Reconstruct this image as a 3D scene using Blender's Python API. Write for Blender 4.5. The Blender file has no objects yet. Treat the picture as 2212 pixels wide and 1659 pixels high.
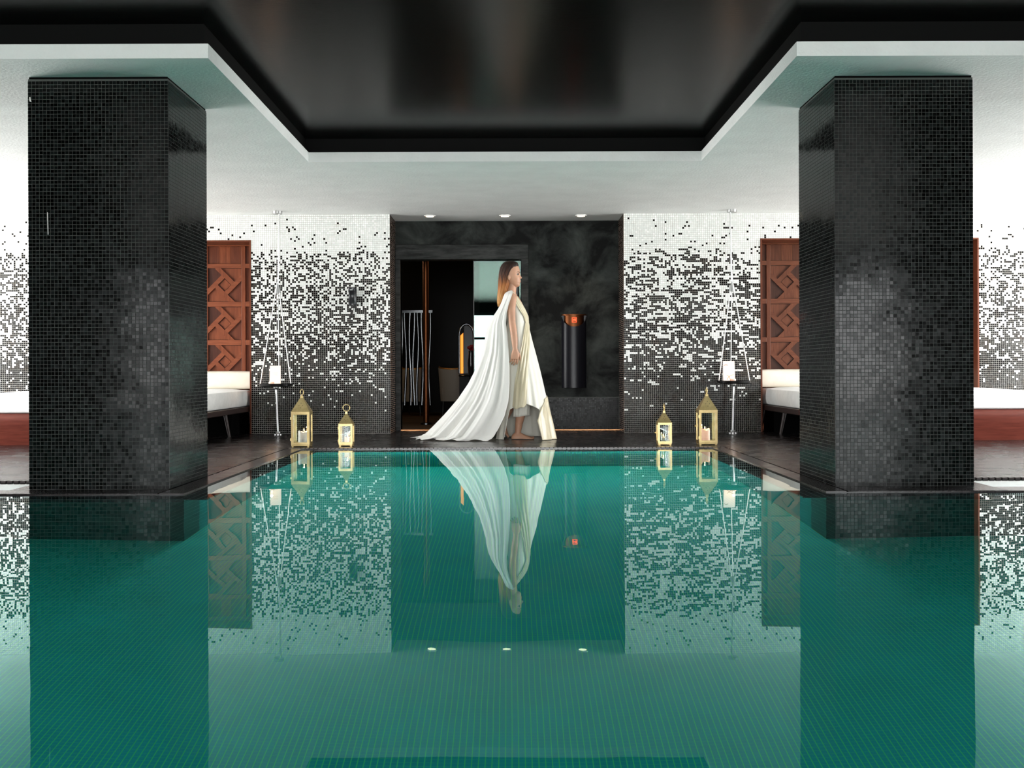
import bpy, bmesh, math, random
import numpy as np
from mathutils import Vector, Matrix

C = bpy.context.scene.collection
SC = bpy.context.scene
PI = math.pi
rnd = random.Random(7)

# ------------------------------------------------------------------ camera, world, light, exposure
CAM_H = 0.66
cam_d = bpy.data.cameras.new('camera')
cam = bpy.data.objects.new('camera', cam_d)
C.objects.link(cam)
cam_d.sensor_width = 36.0
cam_d.lens = 36.0 * 2400 / 2212
cam_d.shift_x = 4.0 / 2212
cam_d.shift_y = -29.5 / 2212
cam_d.clip_start = 0.05
cam_d.clip_end = 300
cam.location = (0, 0, CAM_H)
cam.rotation_euler = (Matrix.Rotation(PI / 2, 3, 'X') @ Matrix.Rotation(math.radians(-0.2), 3, 'Z')).to_euler()
SC.camera = cam

SC.view_settings.view_transform = 'Standard'
SC.view_settings.look = 'None'
SC.view_settings.gamma = 1.0
SC.view_settings.use_curve_mapping = False
SC.view_settings.exposure = 1.25
SC.cycles.use_denoising = True
SC.cycles.max_bounces = 10
SC.cycles.diffuse_bounces = 5
SC.cycles.glossy_bounces = 6
SC.cycles.transmission_bounces = 8
SC.cycles.transparent_max_bounces = 12
SC.cycles.sample_clamp_indirect = 6.0

world = bpy.data.worlds.new('overcast_sky')
SC.world = world
world.use_nodes = True
wn, wl = world.node_tree.nodes, world.node_tree.links
wn.clear()
w_out = wn.new('ShaderNodeOutputWorld')
w_bg = wn.new('ShaderNodeBackground')
w_tc = wn.new('ShaderNodeTexCoord')
w_sep = wn.new('ShaderNodeSeparateXYZ')
w_rmp = wn.new('ShaderNodeValToRGB')
wl.new(w_tc.outputs['Generated'], w_sep.inputs[0])
w_map = wn.new('ShaderNodeMapRange')
w_map.inputs['From Min'].default_value = -1
w_map.inputs['From Max'].default_value = 1
wl.new(w_sep.outputs['Z'], w_map.inputs['Value'])
wl.new(w_map.outputs[0], w_rmp.inputs[0])
e = w_rmp.color_ramp.elements
e[0].position = 0.44; e[0].color = (0.90, 0.90, 0.86, 1)
e[1].position = 0.52; e[1].color = (0.98, 0.99, 1.0, 1)
e2 = e.new(1.0); e2.color = (0.86, 0.93, 1.0, 1)
wl.new(w_rmp.outputs[0], w_bg.inputs['Color'])
w_bg.inputs['Strength'].default_value = 9.5
wl.new(w_bg.outputs[0], w_out.inputs['Surface'])

# room numbers (metres)
XL, XR = -7.0, 7.0            # side walls
YB = 11.75                    # mosaic back wall
YR = 12.30                    # back of the entrance recess
YREAR = -6.0                  # wall behind the camera
ZS, ZF, ZC = 2.315, 2.392, 2.505   # soffit, top of the white fascia, black ceiling
CHX0, CHX1 = -1.77, 1.71      # pool channel
PY1, PY2 = 6.02, 9.45         # front pool edge, far pool edge
PX0, PX1 = -5.2, 5.2
ZW = -0.008                   # water level
POOL_D = -1.55

SIDE_WIN = [(7.0, 11.6)]
REAR_WIN = [(-6.3, -5.7), (-3.6, 3.4), (5.2, 6.4)]
WZ0, WZ1 = 0.02, 2.25


def portal(name, loc, rot, sx, sy):
    l = bpy.data.lights.new(name, 'AREA')
    l.shape = 'RECTANGLE'; l.size = sx; l.size_y = sy
    o = bpy.data.objects.new(name, l); C.objects.link(o)
    o.location = loc; o.rotation_euler = rot
    l.cycles.is_portal = True
    return o


for (a, b) in SIDE_WIN:
    portal('daylight_opening', (XL - .02, (a + b) / 2, (WZ0 + WZ1) / 2), (0, -PI / 2, 0), WZ1 - WZ0, b - a)
    portal('daylight_opening', (XR + .02, (a + b) / 2, (WZ0 + WZ1) / 2), (0, PI / 2, 0), WZ1 - WZ0, b - a)
for (a, b) in REAR_WIN:
    portal('daylight_opening', ((a + b) / 2, YREAR - .02, (WZ0 + WZ1) / 2), (PI / 2, 0, 0), b - a, WZ1 - WZ0)


def strip_light(name, loc, sx, sy, energy, color, rot=(0, 0, 0)):
    """LED strip tucked under the submerged overflow lip, shining down and into the pool."""
    l = bpy.data.lights.new(name, 'AREA')
    l.shape = 'RECTANGLE'; l.size = sx; l.size_y = sy
    l.energy = energy; l.color = color
    o = bpy.data.objects.new(name, l); C.objects.link(o)
    o.location = loc; o.rotation_euler = rot
    return o


LEDC = (0.66, 1.0, 1.0)
strip_light('pool_strip_lamp', ((CHX0 + CHX1) / 2, PY2 - .09, -.12), 3.0, .06, 24, LEDC, (math.radians(-20), 0, 0))
strip_light('pool_strip_lamp', (CHX0 + .08, 7.8, -.12), .06, 3.0, 7, LEDC)
strip_light('pool_strip_lamp', (CHX1 - .08, 7.8, -.12), .06, 3.0, 7, LEDC)
strip_light('pool_strip_lamp', (PX0 + .08, 1.0, -.12), .06, 9.0, 38, LEDC, (0, math.radians(-50), 0))
strip_light('pool_strip_lamp', (PX1 - .08, 1.0, -.12), .06, 9.0, 34, LEDC, (0, math.radians(50), 0))
strip_light('pool_strip_lamp', (0, -4.9, -.12), 9.0, .06, 20, LEDC, (math.radians(45), 0, 0))


def lamp(name, kind, loc, energy, color, radius=.03, **kw):
    l = bpy.data.lights.new(name, kind)
    l.energy = energy; l.color = color
    l.shadow_soft_size = radius
    for k, v in kw.items():
        setattr(l, k, v)
    o = bpy.data.objects.new(name, l); C.objects.link(o)
    o.location = loc
    return o


# ------------------------------------------------------------------ materials
def nodes_of(m):
    m.use_nodes = True
    return m.node_tree.nodes, m.node_tree.links


def mat(name, col, rough=.5, metal=0., spec=.5, emit=None, estr=0., coat=0., sheen=0., alpha=1., trans=0., ior=1.45):
    m = bpy.data.materials.new(name)
    n, l = nodes_of(m)
    b = n['Principled BSDF']
    b.inputs['Base Color'].default_value = (*col, 1)
    b.inputs['Roughness'].default_value = rough
    b.inputs['Metallic'].default_value = metal
    b.inputs['Specular IOR Level'].default_value = spec
    b.inputs['Coat Weight'].default_value = coat
    b.inputs['Sheen Weight'].default_value = sheen
    b.inputs['Transmission Weight'].default_value = trans
    b.inputs['IOR'].default_value = ior
    if emit:
        b.inputs['Emission Color'].default_value = (*emit, 1)
        b.inputs['Emission Strength'].default_value = estr
    return m


def coords(n, l, scale=(1, 1, 1), kind='Object'):
    t = n.new('ShaderNodeTexCoord'); mp = n.new('ShaderNodeMapping')
    mp.inputs['Scale'].default_value = scale
    l.new(t.outputs[kind], mp.inputs['Vector'])
    return mp.outputs[0]


def vary(m, c1, c2, scale=8, detail=5, stretch=(1, 1, 1), bump=0., bscale=None, lo=.35, hi=.65, rough=None, dist=0.):
    """noise between two base colours, with a fine bump"""
    n, l = nodes_of(m)
    b = n['Principled BSDF']
    v = coords(n, l, stretch)
    no = n.new('ShaderNodeTexNoise')
    no.inputs['Scale'].default_value = scale; no.inputs['Detail'].default_value = detail
    no.inputs['Roughness'].default_value = .62
    no.inputs['Distortion'].default_value = dist
    l.new(v, no.inputs['Vector'])
    r = n.new('ShaderNodeValToRGB')
    r.color_ramp.elements[0].position = lo; r.color_ramp.elements[0].color = (*c1, 1)
    r.color_ramp.elements[1].position = hi; r.color_ramp.elements[1].color = (*c2, 1)
    l.new(no.outputs['Fac'], r.inputs[0])
    l.new(r.outputs[0], b.inputs['Base Color'])
    if rough:
        mr = n.new('ShaderNodeMapRange')
        mr.inputs['To Min'].default_value = rough[0]; mr.inputs['To Max'].default_value = rough[1]
        l.new(no.outputs['Fac'], mr.inputs['Value']); l.new(mr.outputs[0], b.inputs['Roughness'])
    if bump:
        n2 = no
        if bscale:
            n2 = n.new('ShaderNodeTexNoise'); n2.inputs['Scale'].default_value = bscale
            n2.inputs['Detail'].default_value = 4
            l.new(v, n2.inputs['Vector'])
        bp = n.new('ShaderNodeBump'); bp.inputs['Strength'].default_value = bump
        bp.inputs['Distance'].default_value = .01
        l.new(n2.outputs['Fac'], bp.inputs['Height']); l.new(bp.outputs[0], b.inputs['Normal'])
    return m


M = {}
M['plaster'] = vary(mat('white_plaster', (.8, .8, .79), .62), (.76, .765, .76), (.82, .825, .82), 3, bump=.35, bscale=55)
M['black_ceiling'] = vary(mat('black_ceiling_lacquer', (.006, .006, .006), .22, spec=.085), (.003, .003, .003), (.007, .0065, .006), 5,
                          stretch=(1, 6, 1), bump=.05, bscale=18)
M['black_paint'] = mat('matt_black_paint', (.004, .004, .004), .7, spec=.1)
M['dark_wall'] = mat('charcoal_wall_paint', (.02, .02, .02), .6, spec=.2)
M['frame_metal'] = mat('dark_window_frame', (.03, .03, .03), .4)


def tile_mat(name, cdark, clight, rough, spec=.5, coat=0.):
    m = mat(name, cdark, rough, spec=spec, coat=coat)
    n, l = nodes_of(m)
    a = n.new('ShaderNodeAttribute'); a.attribute_name = 'tint'
    mx = n.new('ShaderNodeMix'); mx.data_type = 'RGBA'
    mx.inputs[6].default_value = (*cdark, 1); mx.inputs[7].default_value = (*clight, 1)
    l.new(a.outputs['Fac'], mx.inputs[0])
    l.new(mx.outputs[2], n['Principled BSDF'].inputs['Base Color'])
    mr = n.new('ShaderNodeMapRange')
    mr.inputs['To Min'].default_value = rough * .8; mr.inputs['To Max'].default_value = rough * 1.5
    l.new(a.outputs['Fac'], mr.inputs['Value'])
    l.new(mr.outputs[0], n['Principled BSDF'].inputs['Roughness'])
    return m


M['tile_black'] = tile_mat('black_glass_tile', (.0010, .0013, .0012), (.006, .008, .008), .12, spec=.15)
M['tile_wblack'] = tile_mat('wall_black_tile', (.0015, .0015, .0015), (.005, .0045, .0045), .22, spec=.08)
M['tile_white'] = tile_mat('white_glass_tile', (.72, .74, .72), (.86, .86, .84), .2)
M['grout_dark'] = mat('grey_grout_on_columns', (.075, .079, .075), .9, spec=.05)
M['grout_light'] = vary(mat('pale_wall_grout', (.5, .47, .43), .85, spec=.2), (.30, .24, .19), (.44, .42, .39), 9, lo=.3, hi=.5)
M['grout_jamb'] = mat('brown_jamb_grout', (.22, .15, .115), .85, spec=.1)


def deck_material():
    m = mat('wet_dark_deck_tile', (.03, .02, .02), .2, spec=.36)
    n, l = nodes_of(m); b = n['Principled BSDF']
    v = coords(n, l, (1, 1, 1))
    br = n.new('ShaderNodeTexBrick'); br.offset = 0.; br.squash = 1.
    br.inputs['Scale'].default_value = 1
    br.inputs['Brick Width'].default_value = .0206; br.inputs['Row Height'].default_value = .0206
    br.inputs['Mortar Size'].default_value = .0014
    br.inputs['Color1'].default_value = (.005, .0036, .0036, 1)
    br.inputs['Color2'].default_value = (.011, .008, .008, 1)
    br.inputs['Mortar'].default_value = (.020, .017, .0165, 1)
    l.new(v, br.inputs['Vector'])
    l.new(br.outputs['Color'], b.inputs['Base Color'])
    no = n.new('ShaderNodeTexNoise'); no.inputs['Scale'].default_value = 5; no.inputs['Detail'].default_value = 6
    l.new(v, no.inputs['Vector'])
    mr = n.new('ShaderNodeMapRange'); mr.inputs['From Min'].default_value = .35; mr.inputs['From Max'].default_value = .7
    mr.inputs['To Min'].default_value = .20; mr.inputs['To Max'].default_value = .32
    l.new(no.outputs['Fac'], mr.inputs['Value']); l.new(mr.outputs[0], b.inputs['Roughness'])
    n2 = n.new('ShaderNodeTexNoise'); n2.inputs['Scale'].default_value = 45
    l.new(v, n2.inputs['Vector'])
    bp = n.new('ShaderNodeBump'); bp.inputs['Strength'].default_value = .25; bp.inputs['Distance'].default_value = .004
    l.new(n2.outputs['Fac'], bp.inputs['Height']); l.new(bp.outputs[0], b.inputs['Normal'])
    return m


M['deck'] = deck_material()
M['coping'] = vary(mat('dark_wet_coping', (.03, .024, .024), .18), (.018, .014, .014), (.045, .036, .036), 7, rough=(.1, .3))
M['slat'] = mat('dark_grille_slat', (.075, .06, .058), .3)
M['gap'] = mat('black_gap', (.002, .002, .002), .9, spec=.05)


def pool_material():
    m = mat('teal_pool_mosaic', (.02, .25, .21), .5)
    n, l = nodes_of(m); b = n['Principled BSDF']
    t = n.new('ShaderNodeTexCoord'); sp = n.new('ShaderNodeSeparateXYZ'); l.new(t.outputs['Object'], sp.inputs[0])

    def line(sock, w):
        d_ = n.new('ShaderNodeMath'); d_.operation = 'DIVIDE'; d_.inputs[1].default_value = .0208; l.new(sock, d_.inputs[0])
        f_ = n.new('ShaderNodeMath'); f_.operation = 'FRACT'; l.new(d_.outputs[0], f_.inputs[0])
        c_ = n.new('ShaderNodeMath'); c_.operation = 'LESS_THAN'; c_.inputs[1].default_value = w; l.new(f_.outputs[0], c_.inputs[0])
        return c_.outputs[0]
    ly = n.new('ShaderNodeMath'); ly.operation = 'MULTIPLY'; ly.inputs[1].default_value = .35; l.new(line(sp.outputs['Y'], .13), ly.inputs[0])
    mxm = n.new('ShaderNodeMath'); mxm.operation = 'MAXIMUM'; l.new(line(sp.outputs['X'], .17), mxm.inputs[0]); l.new(ly.outputs[0], mxm.inputs[1])
    no = n.new('ShaderNodeTexNoise'); no.inputs['Scale'].default_value = 3; no.inputs['Detail'].default_value = 5; l.new(t.outputs['Object'], no.inputs['Vector'])
    r = n.new('ShaderNodeValToRGB')
    r.color_ramp.elements[0].position = .3; r.color_ramp.elements[0].color = (.003, .19, .182, 1)
    r.color_ramp.elements[1].position = .7; r.color_ramp.elements[1].color = (.005, .225, .222, 1)
    l.new(no.outputs['Fac'], r.inputs[0])
    mx = n.new('ShaderNodeMix'); mx.data_type = 'RGBA'; mx.inputs[7].default_value = (.075, .40, .11, 1)
    l.new(mxm.outputs[0], mx.inputs[0]); l.new(r.outputs[0], mx.inputs[6]); l.new(mx.outputs[2], b.inputs['Base Color'])
    return m


M['pool'] = pool_material()
M['pool_shaded'] = vary(mat('unlit_pool_tile', (.004, .03, .026), .4), (.003, .022, .017), (.007, .045, .036), 6)  # darker pool tile colour that stands for walls without light


def water_material():
    m = bpy.data.materials.new('pool_water')
    n, l = nodes_of(m)
    n.clear()
    out = n.new('ShaderNodeOutputMaterial')
    TINT = (.45, .96, 1.0, 1)
    v = coords(n, l, (1.0, .55, 1))
    no = n.new('ShaderNodeTexNoise'); no.inputs['Scale'].default_value = 3.2; no.inputs['Detail'].default_value = 1.5
    no.inputs['Roughness'].default_value = .45
    l.new(v, no.inputs['Vector'])
    bp = n.new('ShaderNodeBump'); bp.inputs['Strength'].default_value = .032; bp.inputs['Distance'].default_value = .02
    l.new(no.outputs['Fac'], bp.inputs['Height'])
    geo = n.new('ShaderNodeNewGeometry')

    def ma(op, a, b=None):
        q = n.new('ShaderNodeMath'); q.operation = op
        for i, x_ in enumerate((a, b)):
            if x_ is None: continue
            if isinstance(x_, (int, float)): q.inputs[i].default_value = x_
            else: l.new(x_, q.inputs[i])
        return q.outputs[0]
    dt = n.new('ShaderNodeVectorMath'); dt.operation = 'DOT_PRODUCT'
    l.new(bp.outputs[0], dt.inputs[0]); l.new(geo.outputs['Incoming'], dt.inputs[1])
    c = ma('MAXIMUM', ma('ABSOLUTE', dt.outputs['Value']), .001)
    # Fresnel reflectance of still water, weighted towards p-polarised light (polarising filter)
    ct = ma('SQRT', ma('SUBTRACT', 1.0, ma('DIVIDE', ma('SUBTRACT', 1.0, ma('MULTIPLY', c, c)), 1.777)))
    k = ma('MULTIPLY', c, 1.333)
    rp = ma('POWER', ma('ABSOLUTE', ma('DIVIDE', ma('SUBTRACT', ct, k), ma('ADD', ct, k))), 2.0)
    k2 = ma('MULTIPLY', ct, 1.333)
    rs = ma('POWER', ma('ABSOLUTE', ma('DIVIDE', ma('SUBTRACT', c, k2), ma('ADD', c, k2))), 2.0)
    rp = ma('ADD', ma('MULTIPLY', rp, .84), ma('MULTIPLY', rs, .16))
    rf = n.new('ShaderNodeBsdfRefraction'); rf.inputs['Color'].default_value = TINT; rf.inputs['IOR'].default_value = 1.333
    gl = n.new('ShaderNodeBsdfGlossy'); gl.inputs['Roughness'].default_value = 0.0; 
    tm = n.new('ShaderNodeMapRange'); tm.inputs['From Min'].default_value = .10; tm.inputs['From Max'].default_value = .30
    l.new(c, tm.inputs['Value'])
    tc = n.new('ShaderNodeMix'); tc.data_type = 'RGBA'; tc.inputs[6].default_value = (.97, 1, .99, 1); tc.inputs[7].default_value = (.50, .95, .91, 1)
    l.new(tm.outputs[0], tc.inputs[0]); l.new(tc.outputs[2], gl.inputs['Color'])
    g = n.new('ShaderNodeBsdfGlass'); g.inputs['Color'].default_value = TINT; g.inputs['IOR'].default_value = 1.333
    for x_ in (rf, gl, g):
        x_.inputs['Roughness'].default_value = 0.0
        l.new(bp.outputs[0], x_.inputs['Normal'])
    mx = n.new('ShaderNodeMixShader'); l.new(rp, mx.inputs[0]); l.new(rf.outputs[0], mx.inputs[1]); l.new(gl.outputs[0], mx.inputs[2])
    m2 = n.new('ShaderNodeMixShader'); l.new(geo.outputs['Backfacing'], m2.inputs[0]); l.new(mx.outputs[0], m2.inputs[1]); l.new(g.outputs[0], m2.inputs[2])
    l.new(m2.outputs[0], out.inputs['Surface'])
    return m


M['water'] = water_material()


def glass_material(name, tint, refl_col, refl, rough=0.0):
    """clear pane: straight see-through plus a mirror-like reflection"""
    m = bpy.data.materials.new(name)
    n, l = nodes_of(m); n.clear()
    out = n.new('ShaderNodeOutputMaterial')
    t = n.new('ShaderNodeBsdfTransparent'); t.inputs[0].default_value = (*tint, 1)
    g = n.new('ShaderNodeBsdfGlossy'); g.inputs[0].default_value = (*refl_col, 1); g.inputs['Roughness'].default_value = rough
    f = n.new('ShaderNodeFresnel'); f.inputs['IOR'].default_value = 1.5
    ma = n.new('ShaderNodeMath'); ma.operation = 'ADD'; ma.use_clamp = True; ma.inputs[1].default_value = refl
    l.new(f.outputs[0], ma.inputs[0])
    mx = n.new('ShaderNodeMixShader')
    l.new(ma.outputs[0], mx.inputs[0]); l.new(t.outputs[0], mx.inputs[1]); l.new(g.outputs[0], mx.inputs[2])
    l.new(mx.outputs[0], out.inputs['Surface'])
    return m


M['lantern_glass'] = glass_material('lantern_glass', (.93, .97, .96), (1, 1, 1), .03)
M['door_glass'] = glass_material('coated_door_glass', (.55, .68, .64), (.40, .50, .47), .05)


def wood_material(name, c1, c2, rough=.35, axis='z', scale=6, spec=.22):
    st = {'z': (9, 9, .7), 'x': (.7, 9, 9), 'y': (9, .7, 9)}[axis]
    return vary(mat(name, c1, rough, spec=spec), c1, c2, scale, 6, stretch=st, bump=.05, lo=.3, hi=.7)


M['wood'] = wood_material('red_brown_wood', (.125, .032, .013), (.23, .064, .027))
M['wood_h'] = wood_material('red_brown_wood_rail', (.15, .039, .017), (.25, .073, .031), axis='x')
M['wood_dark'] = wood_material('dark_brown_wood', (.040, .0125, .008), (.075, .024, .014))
M['wood_mid'] = wood_material('mid_brown_wood', (.085, .022, .011), (.15, .042, .019))
M['wood_b'] = wood_material('walnut_wood', (.085, .026, .013), (.16, .055, .027))
M['wood_h_b'] = wood_material('walnut_wood_rail', (.09, .028, .014), (.17, .058, .029), axis='x')
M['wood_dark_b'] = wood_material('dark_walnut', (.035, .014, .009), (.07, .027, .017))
M['wood_mid_b'] = wood_material('mid_walnut', (.065, .021, .012), (.12, .042, .022))
M['wood_apron'] = wood_material('polished_red_wood', (.07, .014, .009), (.12, .028, .018), .28, 'x')
M['frame_dark'] = mat('dark_bed_frame', (.022, .010, .008), .4)
M['linen'] = vary(mat('white_linen', (.8, .79, .76), .8, sheen=.2), (.76, .75, .72), (.83, .82, .79), 12, bump=.2, bscale=40)
M['cream'] = vary(mat('cream_upholstery', (.78, .72, .6), .7), (.76, .70, .58), (.81, .76, .65), 6, bump=.15, bscale=50)
M['brass'] = vary(mat('brushed_brass', (.5, .36, .15), .38, 1.), (.46, .34, .15), (.62, .48, .24), 14, rough=(.3, .5))
M['brass_dark'] = mat('brass_hole', (.02, .014, .006), .7)
M['wax'] = mat('candle_wax', (.88, .77, .71), .5)
M['wax_pink'] = mat('glowing_candle_wax', (.85, .62, .52), .5, emit=(1, .42, .25), estr=.18)
M['flame'] = mat('candle_flame', (1, .7, .3), .5, emit=(1, .62, .28), estr=9)
M['wick'] = mat('candle_wick', (.02, .015, .01), .9)
M['steel'] = mat('brushed_steel', (.52, .52, .52), .3, 1.)
M['cable'] = mat('white_cable', (.7, .69, .67), .35, .3)
M['tray'] = mat('black_tray', (.008, .008, .008), .25)
M['paper'] = mat('white_card', (.82, .78, .76), .7)
M['paper_print'] = mat('brown_print', (.34, .22, .16), .7)
M['phone'] = mat('black_phone_plastic', (.008, .008, .01), .28)
M['phone_grey'] = mat('grey_phone_badge', (.5, .5, .5), .4)
M['recess'] = vary(mat('charcoal_plaster', (.02, .021, .021), .6, spec=.12), (.0035, .0038, .0038), (.062, .070, .065), 2.6, 12, bump=.5, bscale=26,
                   lo=.42, hi=.78, dist=.5)
M['door_frame'] = vary(mat('charcoal_door_frame', (.018, .018, .018), .5, spec=.15), (.010, .0105, .0105), (.042, .044, .043), 5, 8, stretch=(1, 1, 5),
                       bump=.5, bscale=14)
M['brass_strip'] = mat('brass_threshold', (.42, .20, .09), .35, 1.)
M['tube'] = mat('black_lacquer_tube', (.006, .006, .009), .3, spec=.18)
M['copper'] = mat('dark_copper', (.13, .045, .018), .45, 1.)
M['glyph'] = mat('glowing_red_emblem', (.9, .05, .02), .5, emit=(1, .05, .015), estr=2.2)
M['lounge_wall'] = mat('lounge_black_lacquer', (.003, .003, .003), .3, spec=.03)
M['lounge_floor'] = vary(mat('lounge_carpet', (.03, .02, .014), .5), (.01, .007, .005), (.08, .05, .03), 4, 6)
M['chrome'] = mat('chrome', (.12, .125, .13), .26, 1.)
M['mirror'] = mat('dark_mirror', (.006, .006, .007), .15, spec=.05)
M['grey_fabric'] = mat('grey_fabric', (.26, .27, .26), .8)
M['gold_trim'] = mat('gilded_trim', (.65, .34, .10), .3, .8)
M['amber'] = mat('lit_amber_panel', (.9, .45, .1), .5, emit=(1, .30, .03), estr=.55)
M['red_flower'] = mat('red_petals', (.25, .006, .01), .6)
M['vase'] = mat('dark_vase', (.02, .02, .02), .15)
M['lens'] = mat('lit_downlight', (1, .9, .75), .4, emit=(1, .80, .52), estr=2.5)
M['ring'] = mat('white_metal_ring', (.75, .74, .72), .4)

M['skin'] = vary(mat('skin', (.50, .27, .17), .5), (.46, .245, .155), (.53, .29, .185), 9)
_b = M['skin'].node_tree.nodes['Principled BSDF']
_b.inputs['Subsurface Weight'].default_value = .08
_b.inputs['Subsurface Radius'].default_value = (.02, .008, .004)
M['lip'] = mat('lips', (.36, .10, .085), .4)
M['brow'] = mat('eyebrow', (.035, .018, .010), .7)
M['eye_white'] = mat('eye_white', (.6, .58, .55), .2)
M['iris'] = mat('iris', (.03, .018, .01), .15)
M['nail'] = mat('finger_nail', (.6, .36, .29), .3)


def hair_material():
    m = mat('ombre_hair', (.05, .02, .01), .55, spec=.25)
    n, l = nodes_of(m); b = n['Principled BSDF']
    t = n.new('ShaderNodeTexCoord'); s = n.new('ShaderNodeSeparateXYZ')
    l.new(t.outputs['Object'], s.inputs[0])
    no = n.new('ShaderNodeTexNoise'); no.inputs['Scale'].default_value = 1
    mp = n.new('ShaderNodeMapping'); mp.inputs['Scale'].default_value = (90, 90, 5)
    l.new(t.outputs['Object'], mp.inputs[0]); l.new(mp.outputs[0], no.inputs['Vector'])
    ma = n.new('ShaderNodeMath'); ma.operation = 'MULTIPLY_ADD'
    ma.inputs[1].default_value = .22
    l.new(no.outputs['Fac'], ma.inputs[0]); l.new(s.outputs['Z'], ma.inputs[2])
    mr = n.new('ShaderNodeMapRange')
    mr.inputs['From Min'].default_value = 1.42; mr.inputs['From Max'].default_value = 1.80
    l.new(ma.outputs[0], mr.inputs['Value'])
    r = n.new('ShaderNodeValToRGB')
    r.color_ramp.elements[0].position = 0.; r.color_ramp.elements[0].color = (.56, .30, .11, 1)
    r.color_ramp.elements[1].position = 1.; r.color_ramp.elements[1].color = (.014, .007, .005, 1)
    x = r.color_ramp.elements.new(.38); x.color = (.30, .105, .028, 1)
    x = r.color_ramp.elements.new(.68); x.color = (.045, .016, .009, 1)
    l.new(mr.outputs[0], r.inputs[0]); l.new(r.outputs[0], b.inputs['Base Color'])
    return m


M['hair'] = hair_material()


def cloth(name, col, trans, rough=.8, sheen=.3):
    m = mat(name, col, rough, sheen=sheen)
    n, l = nodes_of(m)
    b = n['Principled BSDF']; out = n['Material Output']
    no = n.new('ShaderNodeTexNoise'); no.inputs['Scale'].default_value = 1.; no.inputs['Detail'].default_value = 3
    l.new(coords(n, l, (30, 30, 6)), no.inputs['Vector'])
    bp = n.new('ShaderNodeBump'); bp.inputs['Strength'].default_value = .25; bp.inputs['Distance'].default_value = .01
    l.new(no.outputs['Fac'], bp.inputs['Height']); l.new(bp.outputs[0], b.inputs['Normal'])
    if trans:
        t = n.new('ShaderNodeBsdfTranslucent'); t.inputs[0].default_value = (*col, 1)
        mx = n.new('ShaderNodeMixShader'); mx.inputs[0].default_value = trans
        l.new(b.outputs[0], mx.inputs[1]); l.new(t.outputs[0], mx.inputs[2]); l.new(mx.outputs[0], out.inputs['Surface'])
    return m


M['cape'] = cloth('white_chiffon', (.86, .85, .81), .22)
M['dress'] = cloth('ivory_silk', (.80, .78, .69), .08, .6)
M['gold'] = cloth('pale_gold_satin', (.60, .53, .36), 0, .3, .5)


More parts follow.
